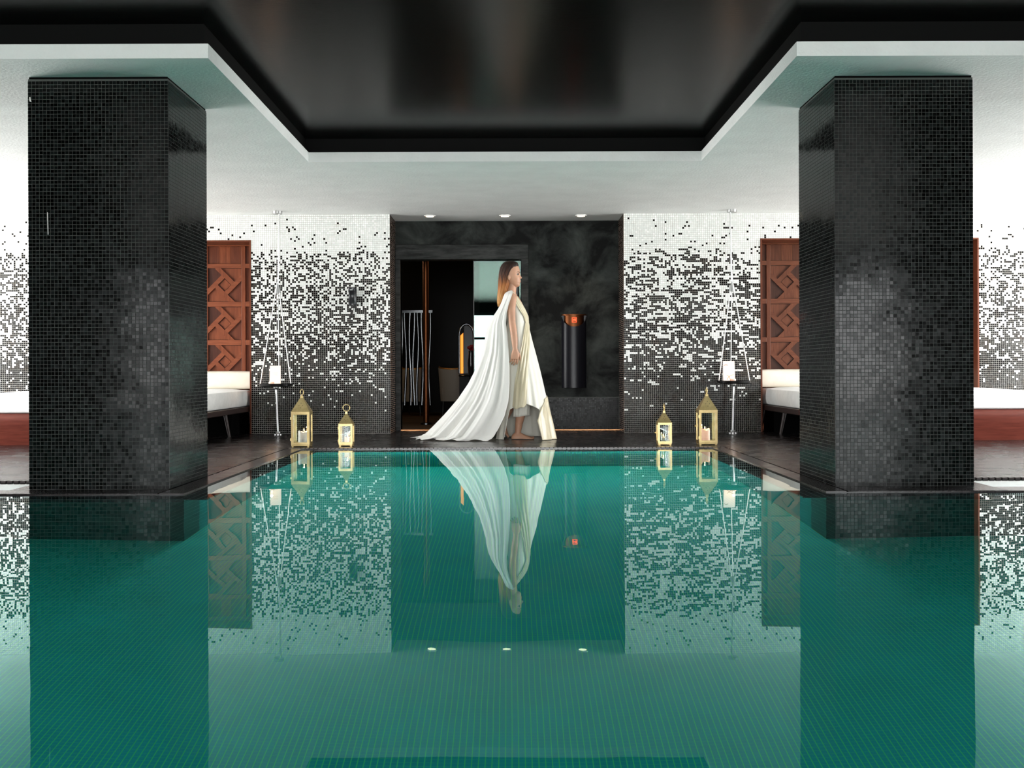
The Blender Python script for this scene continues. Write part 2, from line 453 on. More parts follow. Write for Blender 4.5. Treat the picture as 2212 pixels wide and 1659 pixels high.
# ------------------------------------------------------------------ mesh helpers
class MB:
    def __init__(s):
        s.v = []; s.f = []; s.m = []

    def add(s, vs, fs, mi=0):
        k = len(s.v)
        s.v += [tuple(p) for p in vs]
        s.f += [tuple(i + k for i in f) for f in fs]
        s.m += [mi] * len(fs)
        return s

    def box(s, x0, x1, y0, y1, z0, z1, mi=0, b=0.0):
        if b <= 0:
            vs = [(x0, y0, z0), (x1, y0, z0), (x1, y1, z0), (x0, y1, z0), (x0, y0, z1), (x1, y0, z1), (x1, y1, z1), (x0, y1, z1)]
            return s.add(vs, [(0, 3, 2, 1), (4, 5, 6, 7), (0, 1, 5, 4), (1, 2, 6, 5), (2, 3, 7, 6), (3, 0, 4, 7)], mi)
        bm = bmesh.new()
        bmesh.ops.create_cube(bm, size=1)
        for v in bm.verts:
            v.co = Vector((x0 + (v.co.x + .5) * (x1 - x0), y0 + (v.co.y + .5) * (y1 - y0), z0 + (v.co.z + .5) * (z1 - z0)))
        bmesh.ops.bevel(bm, geom=list(bm.edges), offset=b, segments=2, affect='EDGES', profile=.5)
        s.from_bm(bm, mi); bm.free()
        return s

    def from_bm(s, bm, mi=0, mtx=None):
        bm.verts.index_update()
        vs = [(mtx @ v.co if mtx else v.co.copy()) for v in bm.verts]
        return s.add(vs, [tuple(v.index for v in f.verts) for f in bm.faces], mi)

    def tube(s, pts, radii, seg=10, mi=0, cap=True, squash=None, ref=None):
        pts = [Vector(p) for p in pts]
        if not hasattr(radii, '__len__'):
            radii = [radii] * len(pts)
        n = len(pts)
        vs, fs = [], []
        prev = None
        for i, p in enumerate(pts):
            d = (pts[min(i + 1, n - 1)] - pts[max(i - 1, 0)]).normalized()
            if prev is None:
                r = Vector(ref) if ref else (Vector((0, 1, 0)) if abs(d.y) < .9 else Vector((1, 0, 0)))
            else:
                r = prev
            a = (r - d * r.dot(d)).normalized(); prev = a
            c = d.cross(a)
            q = squash[i] if squash else 1.
            for k in range(seg):
                t = 2 * PI * k / seg
                vs.append(p + a * math.cos(t) * radii[i] * q + c * math.sin(t) * radii[i])
        for i in range(n - 1):
            for k in range(seg):
                k2 = (k + 1) % seg
                fs.append((i * seg + k, i * seg + k2, (i + 1) * seg + k2, (i + 1) * seg + k))
        if cap:
            fs.append(tuple(range(seg - 1, -1, -1)))
            fs.append(tuple((n - 1) * seg + k for k in range(seg)))
        return s.add(vs, fs, mi)

    def lathe(s, prof, c=(0, 0, 0), seg=20, mi=0):
        """profile of (radius, z) from bottom to top, capped where the radius is not zero"""
        vs, fs = [], []
        for (r, z) in prof:
            for k in range(seg):
                t = 2 * PI * k / seg
                vs.append((c[0] + r * math.cos(t), c[1] + r * math.sin(t), c[2] + z))
        for i in range(len(prof) - 1):
            for k in range(seg):
                k2 = (k + 1) % seg
                fs.append((i * seg + k, i * seg + k2, (i + 1) * seg + k2, (i + 1) * seg + k))
        fs.append(tuple(range(seg - 1, -1, -1)))
        fs.append(tuple((len(prof) - 1) * seg + k for k in range(seg)))
        return s.add(vs, fs, mi)

    def grid(s, rows, closed=False, mi=0, cap=False):
        n = len(rows[0]); vs = [p for r in rows for p in r]; fs = []
        for i in range(len(rows) - 1):
            for k in range(n if closed else n - 1):
                k2 = (k + 1) % n
                fs.append((i * n + k, i * n + k2, (i + 1) * n + k2, (i + 1) * n + k))
        if cap and closed:
            fs.append(tuple(range(n - 1, -1, -1)))
            fs.append(tuple((len(rows) - 1) * n + k for k in range(n)))
        return s.add(vs, fs, mi)

    def prism(s, poly, z0, z1, axis='z', mi=0):
        """extrude a 2D polygon: axis z -> (x, y), axis y -> (x, z), axis x -> (y, z)"""
        def p3(p, t):
            return {'z': (p[0], p[1], t), 'y': (p[0], t, p[1]), 'x': (t, p[0], p[1])}[axis]
        n = len(poly)
        vs = [p3(p, z0) for p in poly] + [p3(p, z1) for p in poly]
        fs = [tuple(range(n - 1, -1, -1)), tuple(range(n, 2 * n))]
        fs += [(k, (k + 1) % n, (k + 1) % n + n, k + n) for k in range(n)]
        return s.add(vs, fs, mi)

    def torus(s, c, R, r, plane='xz', seg=24, sec=8, mi=0):
        pts = []
        vs, fs = [], []
        for i in range(seg):
            a = 2 * PI * i / seg
            for k in range(sec):
                b = 2 * PI * k / sec
                u = (R + r * math.cos(b)); w = r * math.sin(b)
                if plane == 'xz':
                    vs.append((c[0] + u * math.cos(a), c[1] + w, c[2] + u * math.sin(a)))
                elif plane == 'yz':
                    vs.append((c[0] + w, c[1] + u * math.cos(a), c[2] + u * math.sin(a)))
                else:
                    vs.append((c[0] + u * math.cos(a), c[1] + u * math.sin(a), c[2] + w))
        for i in range(seg):
            for k in range(sec):
                fs.append((i * sec + k, ((i + 1) % seg) * sec + k, ((i + 1) % seg) * sec + (k + 1) % sec, i * sec + (k + 1) % sec))
        return s.add(vs, fs, mi)

    def ball(s, c, rx, ry=None, rz=None, mi=0, u=14, w=10):
        ry = ry or rx; rz = rz or rx
        bm = bmesh.new(); bmesh.ops.create_uvsphere(bm, u_segments=u, v_segments=w, radius=1)
        for v in bm.verts:
            v.co = Vector((c[0] + v.co.x * rx, c[1] + v.co.y * ry, c[2] + v.co.z * rz))
        s.from_bm(bm, mi); bm.free()
        return s

    def mesh(s, name, mats):
        me = bpy.data.meshes.new(name)
        me.from_pydata(s.v, [], s.f)
        for m in (mats if isinstance(mats, (list, tuple)) else [mats]):
            me.materials.append(m)
        if any(s.m):
            me.polygons.foreach_set('material_index', s.m)
        me.validate()
        bm = bmesh.new(); bm.from_mesh(me)
        bmesh.ops.recalc_face_normals(bm, faces=bm.faces)
        bm.to_mesh(me); bm.free()
        return me

    def build(s, name, mats, parent=None, smooth=False, angle=None):
        me = s.mesh(name, mats)
        o = bpy.data.objects.new(name, me); C.objects.link(o)
        if parent:
            o.parent = parent
        if smooth:
            me.polygons.foreach_set('use_smooth', [True] * len(me.polygons))
            if angle:
                me.set_sharp_from_angle(angle=math.radians(angle))
        return o


def tag(o, label=None, cat=None, group=None, kind=None):
    if label: o['label'] = label
    if cat: o['category'] = cat
    if group: o['group'] = group
    if kind: o['kind'] = kind
    return o


def thing(name, label, cat, loc=(0, 0, 0), rz=0, group=None):
    o = bpy.data.objects.new(name, None); C.objects.link(o)
    o.empty_display_size = .1
    o.location = loc; o.rotation_euler = (0, 0, rz)
    return tag(o, label, cat, group)


def struct(name, mb, m, parent=None, **kw):
    o = mb.build(name, m, parent, **kw)
    if parent is None:
        o['kind'] = 'structure'
    return o


def copy_tree(o, parent=None):
    c = o.copy(); C.objects.link(c)
    if parent: c.parent = parent
    for ch in list(o.children):
        copy_tree(ch, c)
    return c


# ------------------------------------------------------------------ mosaic of single tiles
PITCH = .02065


def mosaic(name, origin, u, v, cols, rows, matidx, mats, parent, gap=.0022, thick=.0022, tilt=.006, seed=1, pu=PITCH, pv=PITCH, skip=None):
    """every tile is its own little raised, slightly tilted block"""
    rg = np.random.default_rng(seed)
    O = np.array(origin, float); U = np.array(u, float); V = np.array(v, float); N = np.cross(U, V)
    jj, ii = np.meshgrid(np.arange(rows), np.arange(cols), indexing='ij')
    ii = ii.ravel(); jj = jj.ravel()
    mi = np.broadcast_to(np.asarray(matidx), (rows, cols)).ravel()
    if skip is not None:
        keep = ~skip.ravel(); ii = ii[keep]; jj = jj[keep]; mi = mi[keep]
    n = len(ii)
    cu = (ii + .5) * pu + rg.normal(0, .0003, n); cv = (jj + .5) * pv + rg.normal(0, .0003, n)
    hu = (pu - gap) / 2; hv = (pv - gap) / 2
    # neighbouring tiles share part of their tilt: the sheets were laid by hand
    def field(scale):
        f = rg.normal(0, 1, (rows + 8, cols + 8))
        k = scale
        for ax in (0, 1):
            f = sum(np.roll(f, d, ax) for d in range(-k, k + 1)) / math.sqrt(2 * k + 1)
        return f[4:-4, 4:-4].ravel()
    f1, f2 = field(2), field(2)
    if skip is not None:
        f1, f2 = f1[keep], f2[keep]
    tu = np.clip(rg.normal(0, tilt, n) + f1 * tilt * .9, -.05, .05)
    tv = np.clip(rg.normal(0, tilt, n) + f2 * tilt * .9, -.05, .05)
    corners = [(-1, -1), (1, -1), (1, 1), (-1, 1)]
    P = np.zeros((n, 8, 3))
    for q, (a, b) in enumerate(corners):
        P[:, q] = O + np.outer(cu + a * hu, U) + np.outer(cv + b * hv, V)
        w = thick + tu * a * hu + tv * b * hv
        P[:, q + 4] = O + np.outer(cu + a * hu * .95, U) + np.outer(cv + b * hv * .95, V) + np.outer(np.maximum(w, .0004), N)
    base = (np.arange(n) * 8)[:, None, None]
    F = np.array([(4, 5, 6, 7), (0, 1, 5, 4), (1, 2, 6, 5), (2, 3, 7, 6), (3, 0, 4, 7)])[None] + base
    me = bpy.data.meshes.new(name)
    me.from_pydata(P.reshape(-1, 3).tolist(), [], F.reshape(-1, 4).tolist())
    for m in mats:
        me.materials.append(m)
    if len(mats) > 1:
        me.polygons.foreach_set('material_index', np.repeat(mi, 5).astype(np.int32))
    t = me.attributes.new('tint', 'FLOAT', 'FACE')
    t.data.foreach_set('value', np.repeat(rg.random(n) ** 1.6, 5).astype(np.float32))
    me.update()
    o = bpy.data.objects.new(name, me); C.objects.link(o)
    o.parent = parent
    o['kind'] = 'stuff'
    return o


ZK = [0, .15, .25, .415, .60, .72, .85, .954, 1.2, 1.394, 1.55, 1.75, 1.86, 1.905, 1.94, 2.2, 2.24, 2.4]
PK = [1, .998, .985, .95, .89, .82, .74, .69, .59, .53, .49, .43, .37, .26, .05, .035, .004, 0]


def speckle(cols, rows, z0=0., seed=3, stretch=1, smooth=.5):
    """black (0) or white (1) per tile: black at the foot, white under the soffit, clumped in between"""
    rg = np.random.default_rng(seed)
    a = rg.random((rows, cols)); f = rg.random((rows + 6, cols + 6)) - .5
    g = f.copy()
    for d in range(1, stretch + 1):
        g = g + np.roll(f, d, 1)
    g = g + .5 * np.roll(f, 1, 0)
    g = g[3:-3, 3:-3]
    g = g / g.std()
    s = (a - .5) / .29 * (1 - smooth) + g * smooth
    r = s.ravel().argsort().argsort().reshape(s.shape) / s.size
    # rank within each band of rows so that every height keeps its own share
    for j in range(rows):
        lo, hi = max(0, j - 2), min(rows, j + 3)
        blk = s[lo:hi].ravel()
        r[j] = np.searchsorted(np.sort(blk), s[j]) / blk.size
    z = z0 + (np.arange(rows) + .5) * PITCH
    p = np.interp(z, ZK, PK)
    return (r >= p[:, None]).astype(int)


# ------------------------------------------------------------------ the room
# floors
mb = MB()
T = -.30
GY0, GY1 = 6.22, 6.76          # shallow overflow gutter beside the columns
GX = 2.80
mb.box(XL, CHX0 - .145, GY1, YB + .0, T, 0)
mb.box(CHX1 + .12, XR, GY1, YB, T, 0)
mb.box(-GX, CHX0 - .145, PY1, GY1, T, 0)
mb.box(CHX1 + .12, GX - .1, PY1, GY1, T, 0)
mb.box(CHX0 - .145, CHX1 + .12, PY2 + .05, YB, T, 0)
mb.box(-5.1, 5.1, YB, YR, T, 0)
mb.box(XL, PX0, YREAR, PY1, T, 0)
mb.box(PX1, XR, YREAR, PY1, T, 0)
mb.box(PX0, PX1, YREAR, -5.0, T, 0)
floor = struct('floor', mb, M['deck'])
g = MB()
g.box(XL, -GX, GY0, GY1, -.09, -.05)
g.box(GX - .1, XR, GY0, GY1, -.09, -.05)
g.build('gutter_bed', M['coping'], floor)

# coping strips with the dark joint beside them, and the overflow grille
cp = MB()
cp.box(CHX0 - .135, CHX0, PY1 - .0, PY2 + .0, T, -.001)
cp.box(CHX1, CHX1 + .11, PY1, PY2, T, -.001)
cp.box(CHX0 - .135, CHX1 + .11, PY2, PY2 + .05, T, -.004)
cp.box(XL, -GX, PY1, GY0, T, -.001)
cp.box(GX - .1, XR, PY1, GY0, T, -.001)
coping = struct('trim_1', cp, M['coping'])
gp = MB()
gp.box(CHX0 - .145, CHX0 - .135, PY1, PY2 + .05, T, -.012)
gp.box(CHX1 + .11, CHX1 + .12, PY1, PY2 + .05, T, -.012)
gp.build('joint', M['gap'], coping)
gr = MB()
x = CHX0 - .12
while x < CHX1 + .1:                                   # far edge
    gr.prism([(x, PY2 + .005), (x + .027, PY2 + .005), (x + .027, PY2 + .045), (x, PY2 + .045)], -.004, .003)
    x += .0365
sl = MB(); sl.prism([(0, 0), (.028, 0), (.028, .049), (0, .049)], -.03, .002)
slat_me = sl.mesh('grille_slat', M['slat'])
for (a, b) in ((-4.6, -GX), (GX - .1, 4.6)):           # behind the gutters, each slat by itself
    x = a
    while x < b - .03:
        o = bpy.data.objects.new('grille_slat', slat_me); C.objects.link(o); o.parent = coping
        o.location = (x, GY1 - .05, 0); x += .039
gro = gr.build('grille_slats', M['slat'], coping); gro['kind'] = 'stuff'

# pool basin with a submerged lip
LIP = .17
pb = MB()
pb.box(PX0 - .2, PX1 + .2, -5.2, PY2 + .2, POOL_D - .2, POOL_D)            # floor
pb.box(CHX0 - .3, CHX0, PY1 + .3, PY2 + .3, POOL_D, T)
pb.box(CHX1, CHX1 + .3, PY1 + .3, PY2 + .3, POOL_D, T)
pb.box(CHX0, CHX1, PY2, PY2 + .3, POOL_D, T)
pb.box(PX0 - .3, PX0, -5.3, PY1, POOL_D, T)
pb.box(PX1, PX1 + .3, -5.3, PY1, POOL_D, T)
pb.box(PX0, PX1, -5.3, -5.0, POOL_D, T)
basin = struct('pool_basin', pb, M['pool'])
dk = MB()                                              # walls under the columns, their shade put into the tile colour
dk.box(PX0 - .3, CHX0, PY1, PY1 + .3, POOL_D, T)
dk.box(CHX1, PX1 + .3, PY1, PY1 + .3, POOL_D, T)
dk.build('shaded_end_wall', M['pool_shaded'], basin)
# upper band of the pool wall, below the deck slab
ub = MB()
for (x0, x1, y0, y1) in ((CHX0 - .02, CHX0 + .001, PY1, PY2), (CHX1 - .001, CHX1 + .02, PY1, PY2), (CHX0, CHX1, PY2 - .001, PY2 + .02),
                         (PX0, CHX0, PY1 - .001, PY1 + .02), (CHX1, PX1, PY1 - .001, PY1 + .02),
                         (PX0 - .02, PX0 + .001, -5, PY1), (PX1 - .001, PX1 + .02, -5, PY1), (PX0, PX1, -5.02, -4.999)):
    ub.box(x0, x1, y0, y1, T - .02, -.005)
ub.build('upper_wall_band', M['coping'], basin)
lp = MB()
L0, L1 = -.085, -.035
lp.box(CHX0, CHX0 + LIP, PY1 - LIP, PY2 - LIP, L0, L1)
lp.box(CHX1 - LIP, CHX1, PY1 - LIP, PY2 - LIP, L0, L1)
lp.box(CHX0, CHX1, PY2 - LIP, PY2, L0, L1)
lp.box(PX0, CHX0, PY1 - LIP, PY1, L0, L1)
lp.box(CHX1, PX1, PY1 - LIP, PY1, L0, L1)
lp.box(PX0, PX0 + LIP, -5, PY1 - LIP, L0, L1)
lp.box(PX1 - LIP, PX1, -5, PY1 - LIP, L0, L1)
lp.box(PX0 + LIP, PX1 - LIP, -5, -5 + LIP, L0, L1)
lip = lp.build('overflow_lip', M['coping'], basin)

# water: one sheet over pool and channel, narrow sheets in the gutters
wme = bpy.data.meshes.new('pool_water')
wv = [(PX0, -5, ZW), (PX1, -5, ZW), (PX1, PY1, ZW), (CHX1, PY1, ZW), (CHX1, PY2, ZW), (CHX0, PY2, ZW), (CHX0, PY1, ZW), (PX0, PY1, ZW)]
wf = [(0, 1, 2, 3, 4, 5, 6, 7)]
for (x0, x1) in ((XL, -GX), (GX - .1, XR)):
    k = len(wv); wv += [(x0, GY0, ZW), (x1, GY0, ZW), (x1, GY1, ZW), (x0, GY1, ZW)]; wf.append((k, k + 1, k + 2, k + 3))
wme.from_pydata(wv, [], wf); wme.materials.append(M['water'])
water = bpy.data.objects.new('pool_water', wme); C.objects.link(water)
tag(water, kind='structure')

# ceiling: black lacquer over the pool, white soffit with a white fascia round it
FX0, FX1, FY0, FY1 = -1.59, 1.52, 5.87, 8.80
cb = MB()
cb.box(XL, XR, YREAR, FY0 + .1, ZC, ZC + .2)
cb.box(FX0 - .1, FX1 + .1, FY0 + .1, FY1 + .1, ZC, ZC + .2)
struct('ceiling', cb, M['black_ceiling'])
cv = MB()                                                # black reveal above the fascia
for (x0, x1, y0, y1) in ((XL, FX0 - .1, FY0 + .03, FY0 + .1), (FX1 + .1, XR, FY0 + .03, FY0 + .1),
                         (FX0 - .1, FX0 - .03, FY0 + .03, FY1 + .1), (FX1 + .03, FX1 + .1, FY0 + .03, FY1 + .1),
                         (FX0 - .03, FX1 + .03, FY1 + .03, FY1 + .1)):
    cv.box(x0, x1, y0, y1, ZF - .01, ZC + .01)
struct('trim_2', cv, M['black_paint'])
sb = MB()
sb.prism([(XL, FY0), (FX0, FY0), (FX0, FY1), (FX1, FY1), (FX1, FY0), (XR, FY0), (XR, YB), (XL, YB)], ZS, ZF)
sb.box(-1.3, 1.25, YB, YR, ZS, ZF)
sb.box(XL, XR, YB, YR + .3, ZF, ZF + .2)
struct('ceiling_soffit', sb, M['plaster'])

# side walls and the wall behind the camera, with open window bays
def wall_with_bays(name, axis, pos, a0, a1, bays, out, m):
    mb = MB(); t = .2 * out

    def bx(a, b, z0, z1):
        lo, hi = sorted((pos, pos + t))
        if axis == 'x': mb.box(lo, hi, a, b, z0, z1)
        else: mb.box(a, b, lo, hi, z0, z1)
    bx(a0, a1, -.3, WZ0); bx(a0, a1, WZ1, ZC + .2)
    c = a0
    for (p, q) in bays:
        bx(c, p, WZ0, WZ1); c = q
    bx(c, a1, WZ0, WZ1)
    return struct(name, mb, m)


wall_with_bays('wall_left', 'x', XL, YREAR - .2, YR + .3, SIDE_WIN, -1, M['dark_wall'])
wall_with_bays('wall_right', 'x', XR, YREAR - .2, YR + .3, SIDE_WIN, 1, M['dark_wall'])
wall_with_bays('wall_rear', 'y', YREAR, XL - .2, XR + .2, REAR_WIN, -1, M['dark_wall'])
wi = 0
for side, bays in (('l', SIDE_WIN), ('r', SIDE_WIN), ('b', REAR_WIN)):
    for (p, q) in bays:
        wi += 1
        mb = MB(); k = max(2, round((q - p) / 1.2)); w = .03
        cuts = [p + (q - p) * i / k for i in range(k + 1)]
        for a in cuts:
            a = min(max(a, p + w), q - w)
            if side == 'b': mb.box(a - w, a + w, YREAR - .14, YREAR - .08, WZ0, WZ1)
            else:
                xx = XL - .14 if side == 'l' else XR + .08
                mb.box(xx, xx + .06, a - w, a + w, WZ0, WZ1)
        for z in (WZ0 + w, 1.55, WZ1 - w):
            if side == 'b': mb.box(p, q, YREAR - .135, YREAR - .085, z - w, z + w)
            else:
                xx = XL - .135 if side == 'l' else XR + .085
                mb.box(xx, xx + .05, p, q, z - w, z + w)
        struct('window_%d' % wi, mb, M['frame_metal'])

# back wall of mosaic with two bed alcoves and the entrance recess
RX0, RX1 = -1.268, 1.205      # recess
AL0, AL1 = -5.02, -2.737      # left alcove
AR0, AR1 = 2.650, 4.96        # right alcove
AZ = 2.045
YA = 12.38                    # back of the alcoves
bw = MB()
TH = .3
for (x0, x1) in ((XL, AL0), (AL1, RX0), (RX1, AR0), (AR1, XR)):
    bw.box(x0, x1, YB, YB + TH, 0, ZS)
bw.box(AL0, AL1, YB, YB + TH, AZ, ZS)
bw.box(AR0, AR1, YB, YB + TH, AZ, ZS)
wall_back = struct('wall_back', bw, M['grout_light'])
ROWS = int(ZS / PITCH)


def wall_panel(x0, x1, seed, stretch, smooth, z0=0.):
    cols = int(round((x1 - x0) / PITCH)); rows = int((ZS - z0) / PITCH)
    full = speckle(cols, ROWS, 0, seed, stretch, smooth)
    idx = full[ROWS - rows:]
    zz = ZS - rows * PITCH if z0 else 0.002
    mosaic('mosaic_tiles', (x0, YB, zz), (1, 0, 0), (0, 0, 1), cols, rows, idx, [M['tile_wblack'], M['tile_white']], wall_back,
           gap=.0026, thick=.0014, tilt=.004, seed=seed, pu=(x1 - x0) / cols)


wall_panel(XL + .002, AL0, 11, 1, .35)
wall_panel(AL1, RX0, 12, 1, .35)
wall_panel(RX1, AR0, 13, 3, .62)
wall_panel(AR1, XR - .002, 14, 2, .5)
wall_panel(AL0, AL1, 15, 1, .3, AZ)
wall_panel(AR0, AR1, 16, 1, .3, AZ)

# recess: jambs of tile, charcoal plaster at the back with a door opening
jb = MB()
jb.box(RX0 - .2, RX0 + .0008, YB + .004, YR + .1, 0, ZS)
jb.box(RX1 - .0008, RX1 + .2, YB + .004, YR + .1, 0, ZS)
wall_recess = struct('wall_recess', jb, M['grout_jamb'])
jc = int((YR - YB) / PITCH)
mosaic('mosaic_tiles', (RX0, YB, .002), (0, 1, 0), (0, 0, 1), jc, ROWS, 0, [M['tile_wblack']], wall_recess, gap=.004, seed=21)
mosaic('mosaic_tiles', (RX1, YR, .002), (0, -1, 0), (0, 0, 1), jc, ROWS, 0, [M['tile_wblack']], wall_recess, gap=.004, seed=22)

DX0, DX1, DZ = -1.210, .128, 1.885       # door opening
cw = MB()
cw.box(DX1, RX1, YR, YR + .15, 0, ZS + .05)
cw.box(RX0, DX0, YR, YR + .15, 0, ZS + .05)
cw.box(DX0, DX1, YR, YR + .15, DZ, ZS + .05)
wall_entry = struct('wall_entrance', cw, M['recess'])
sk = MB(); sk.box(.205, RX1, YR - .045, YR, 0, .365)
skirt = struct('baseboard_back', sk, M['grout_dark'])
scn = int((RX1 - .205) / PITCH)
mosaic('mosaic_tiles', (.205, YR - .045, .003), (1, 0, 0), (0, 0, 1), scn, int(.362 / PITCH), 0, [M['tile_wblack']], skirt, seed=23, tilt=.002)
mosaic('mosaic_tiles', (.205, YR - .045, .365), (1, 0, 0), (0, 1, 0), scn, 2, 0, [M['tile_wblack']], skirt, seed=24)

df = MB()
df.box(RX0 + .003, .205, YR - .05, YR + .02, DZ, DZ + .165, b=.006)
door = struct('door_1', df, M['door_frame'])
d = MB(); d.box(RX0 + .003, DX0, YR - .05, YR + .16, 0, DZ, b=.004); d.build('jamb', M['door_frame'], door)
d = MB(); d.box(DX1, .205, YR - .05, YR + .16, 0, DZ, b=.004); d.build('jamb', M['door_frame'], door)
d = MB(); d.box(DX0, DX1, YR - .03, YR + .1, .0, .008); d.box(.205, RX1, YR - .065, YR - .045, .0, .007)
d.build('threshold', M['brass_strip'], door)
# fixed and sliding glass leaves at the right of the opening
d = MB(); d.box(-.40, DX1 - .005, YR + .05, YR + .06, .01, DZ - .005); p = d.build('glass_leaf', M['door_glass'], door)
d = MB(); d.box(-.34, DX1 - .012, YR + .085, YR + .095, .01, DZ - .005); p2 = d.build('glass_leaf', M['door_glass'], door)
d = MB(); d.box(-.406, -.398, YR + .047, YR + .063, .01, DZ - .005); d.build('edge_strip', M['frame_metal'], p)
d = MB(); d.tube([(.085, YR + .03, 1.42), (.085, YR + .03, 1.60)], .018, 10); d.box(.078, .092, YR + .03, YR + .05, 1.44, 1.46)
d.box(.078, .092, YR + .03, YR + .05, 1.56, 1.58)
d.build('handle', M['tray'], door, smooth=True, angle=40)

# downlights in the soffit before the recess
for i, xx in enumerate((-.852, -.05, .762)):
    t = thing('downlight', ('left lit downlight in the white soffit above the door leaf',
                            'middle lit downlight in the white soffit above the person',
                            'right lit downlight in the soffit above the black wall lamp')[i], 'ceiling light', (xx, 11.86, ZS))
    r = MB(); r.lathe([(.058, -.010), (.062, -.004), (.062, .0)], seg=20)
    r.build('rim', M['ring'], t, smooth=True, angle=40)
    r = MB(); r.lathe([(.042, -.0125), (.042, -.0102)], seg=20); r.build('lens', M['lens'], t)
    lamp('downlight_lamp', 'SPOT', (xx, 11.86, ZS - .03), 9, (1, .82, .6), .03, spot_size=math.radians(85), spot_blend=.6)

# ------------------------------------------------------------------ columns
COLS = [(-2.70, -1.915, 6.235, 7.02), (1.835, 2.612, 6.265, 7.04)]
for ci, (x0, x1, y0, y1) in enumerate(COLS):
    mb = MB(); mb.box(x0, x1, y0, y1, -.02, ZS - .012)
    col = struct('column', mb, M['grout_dark'])
    col['label'] = ('square black mosaic column at the left with a thin white scratch' if ci == 0 else
                    'square black mosaic column at the right beside the pool')
    nc = 38; pu = (x1 - x0) / nc; pd = (y1 - y0) / nc; rows = int((ZS - .012) / PITCH)
    for k, (o, u, p) in enumerate((((x0, y0, .0), (1, 0, 0), pu), ((x1, y0, 0), (0, 1, 0), pd), ((x1, y1, 0), (-1, 0, 0), pu), ((x0, y1, 0), (0, -1, 0), pd))):
        mosaic('mosaic_tiles', o, u, (0, 0, 1), nc, rows, 0, [M['tile_black']], col, gap=.0021, tilt=.0035, seed=31 + ci * 5 + k, pu=p)
    cap = MB(); cap.box(x0 + .004, x1 - .004, y0 + .004, y1 - .004, ZS - .012, ZS); cap.build('shadow_gap', M['gap'], col)
sc_ = MB()
sc_.prism([(-2.594, 1.555), (-2.590, 1.555), (-2.587, 1.43), (-2.591, 1.43)], COLS[0][2] - .0036, COLS[0][2] - .0030, 'y')
sc_.prism([(-2.692, 2.20), (-2.686, 2.203), (-2.684, 2.185), (-2.680, 2.176), (-2.690, 2.178)], COLS[0][2] - .0036, COLS[0][2] - .0030, 'y')
s_ = sc_.build('paint_fleck', M['paper'], bpy.data.objects['column'])

# ------------------------------------------------------------------ alcoves: carved screens and daybeds
def unit_band():
    """one bar of the pinwheel, for a square panel of half width 1, lying along the upper right side of the diamond"""
    mb = MB()
    w = .131
    dd = .283                                  # inner edge of the bar from the centre
    a = math.sqrt(.5)

    def rot(s, t):                             # s along (1,-1)/sqrt2, t along (1,1)/sqrt2
        return (a * s + a * t, -a * s + a * t)
    # the bar runs from the top edge (v = 1) down past the right vertex
    s_in = dd - 1 / a; s_out = dd + 2 * w - 1 / a
    poly = [rot(s_in, dd), rot(s_out, dd + 2 * w), rot(.283, dd + 2 * w), rot(.283, dd)]
    return poly


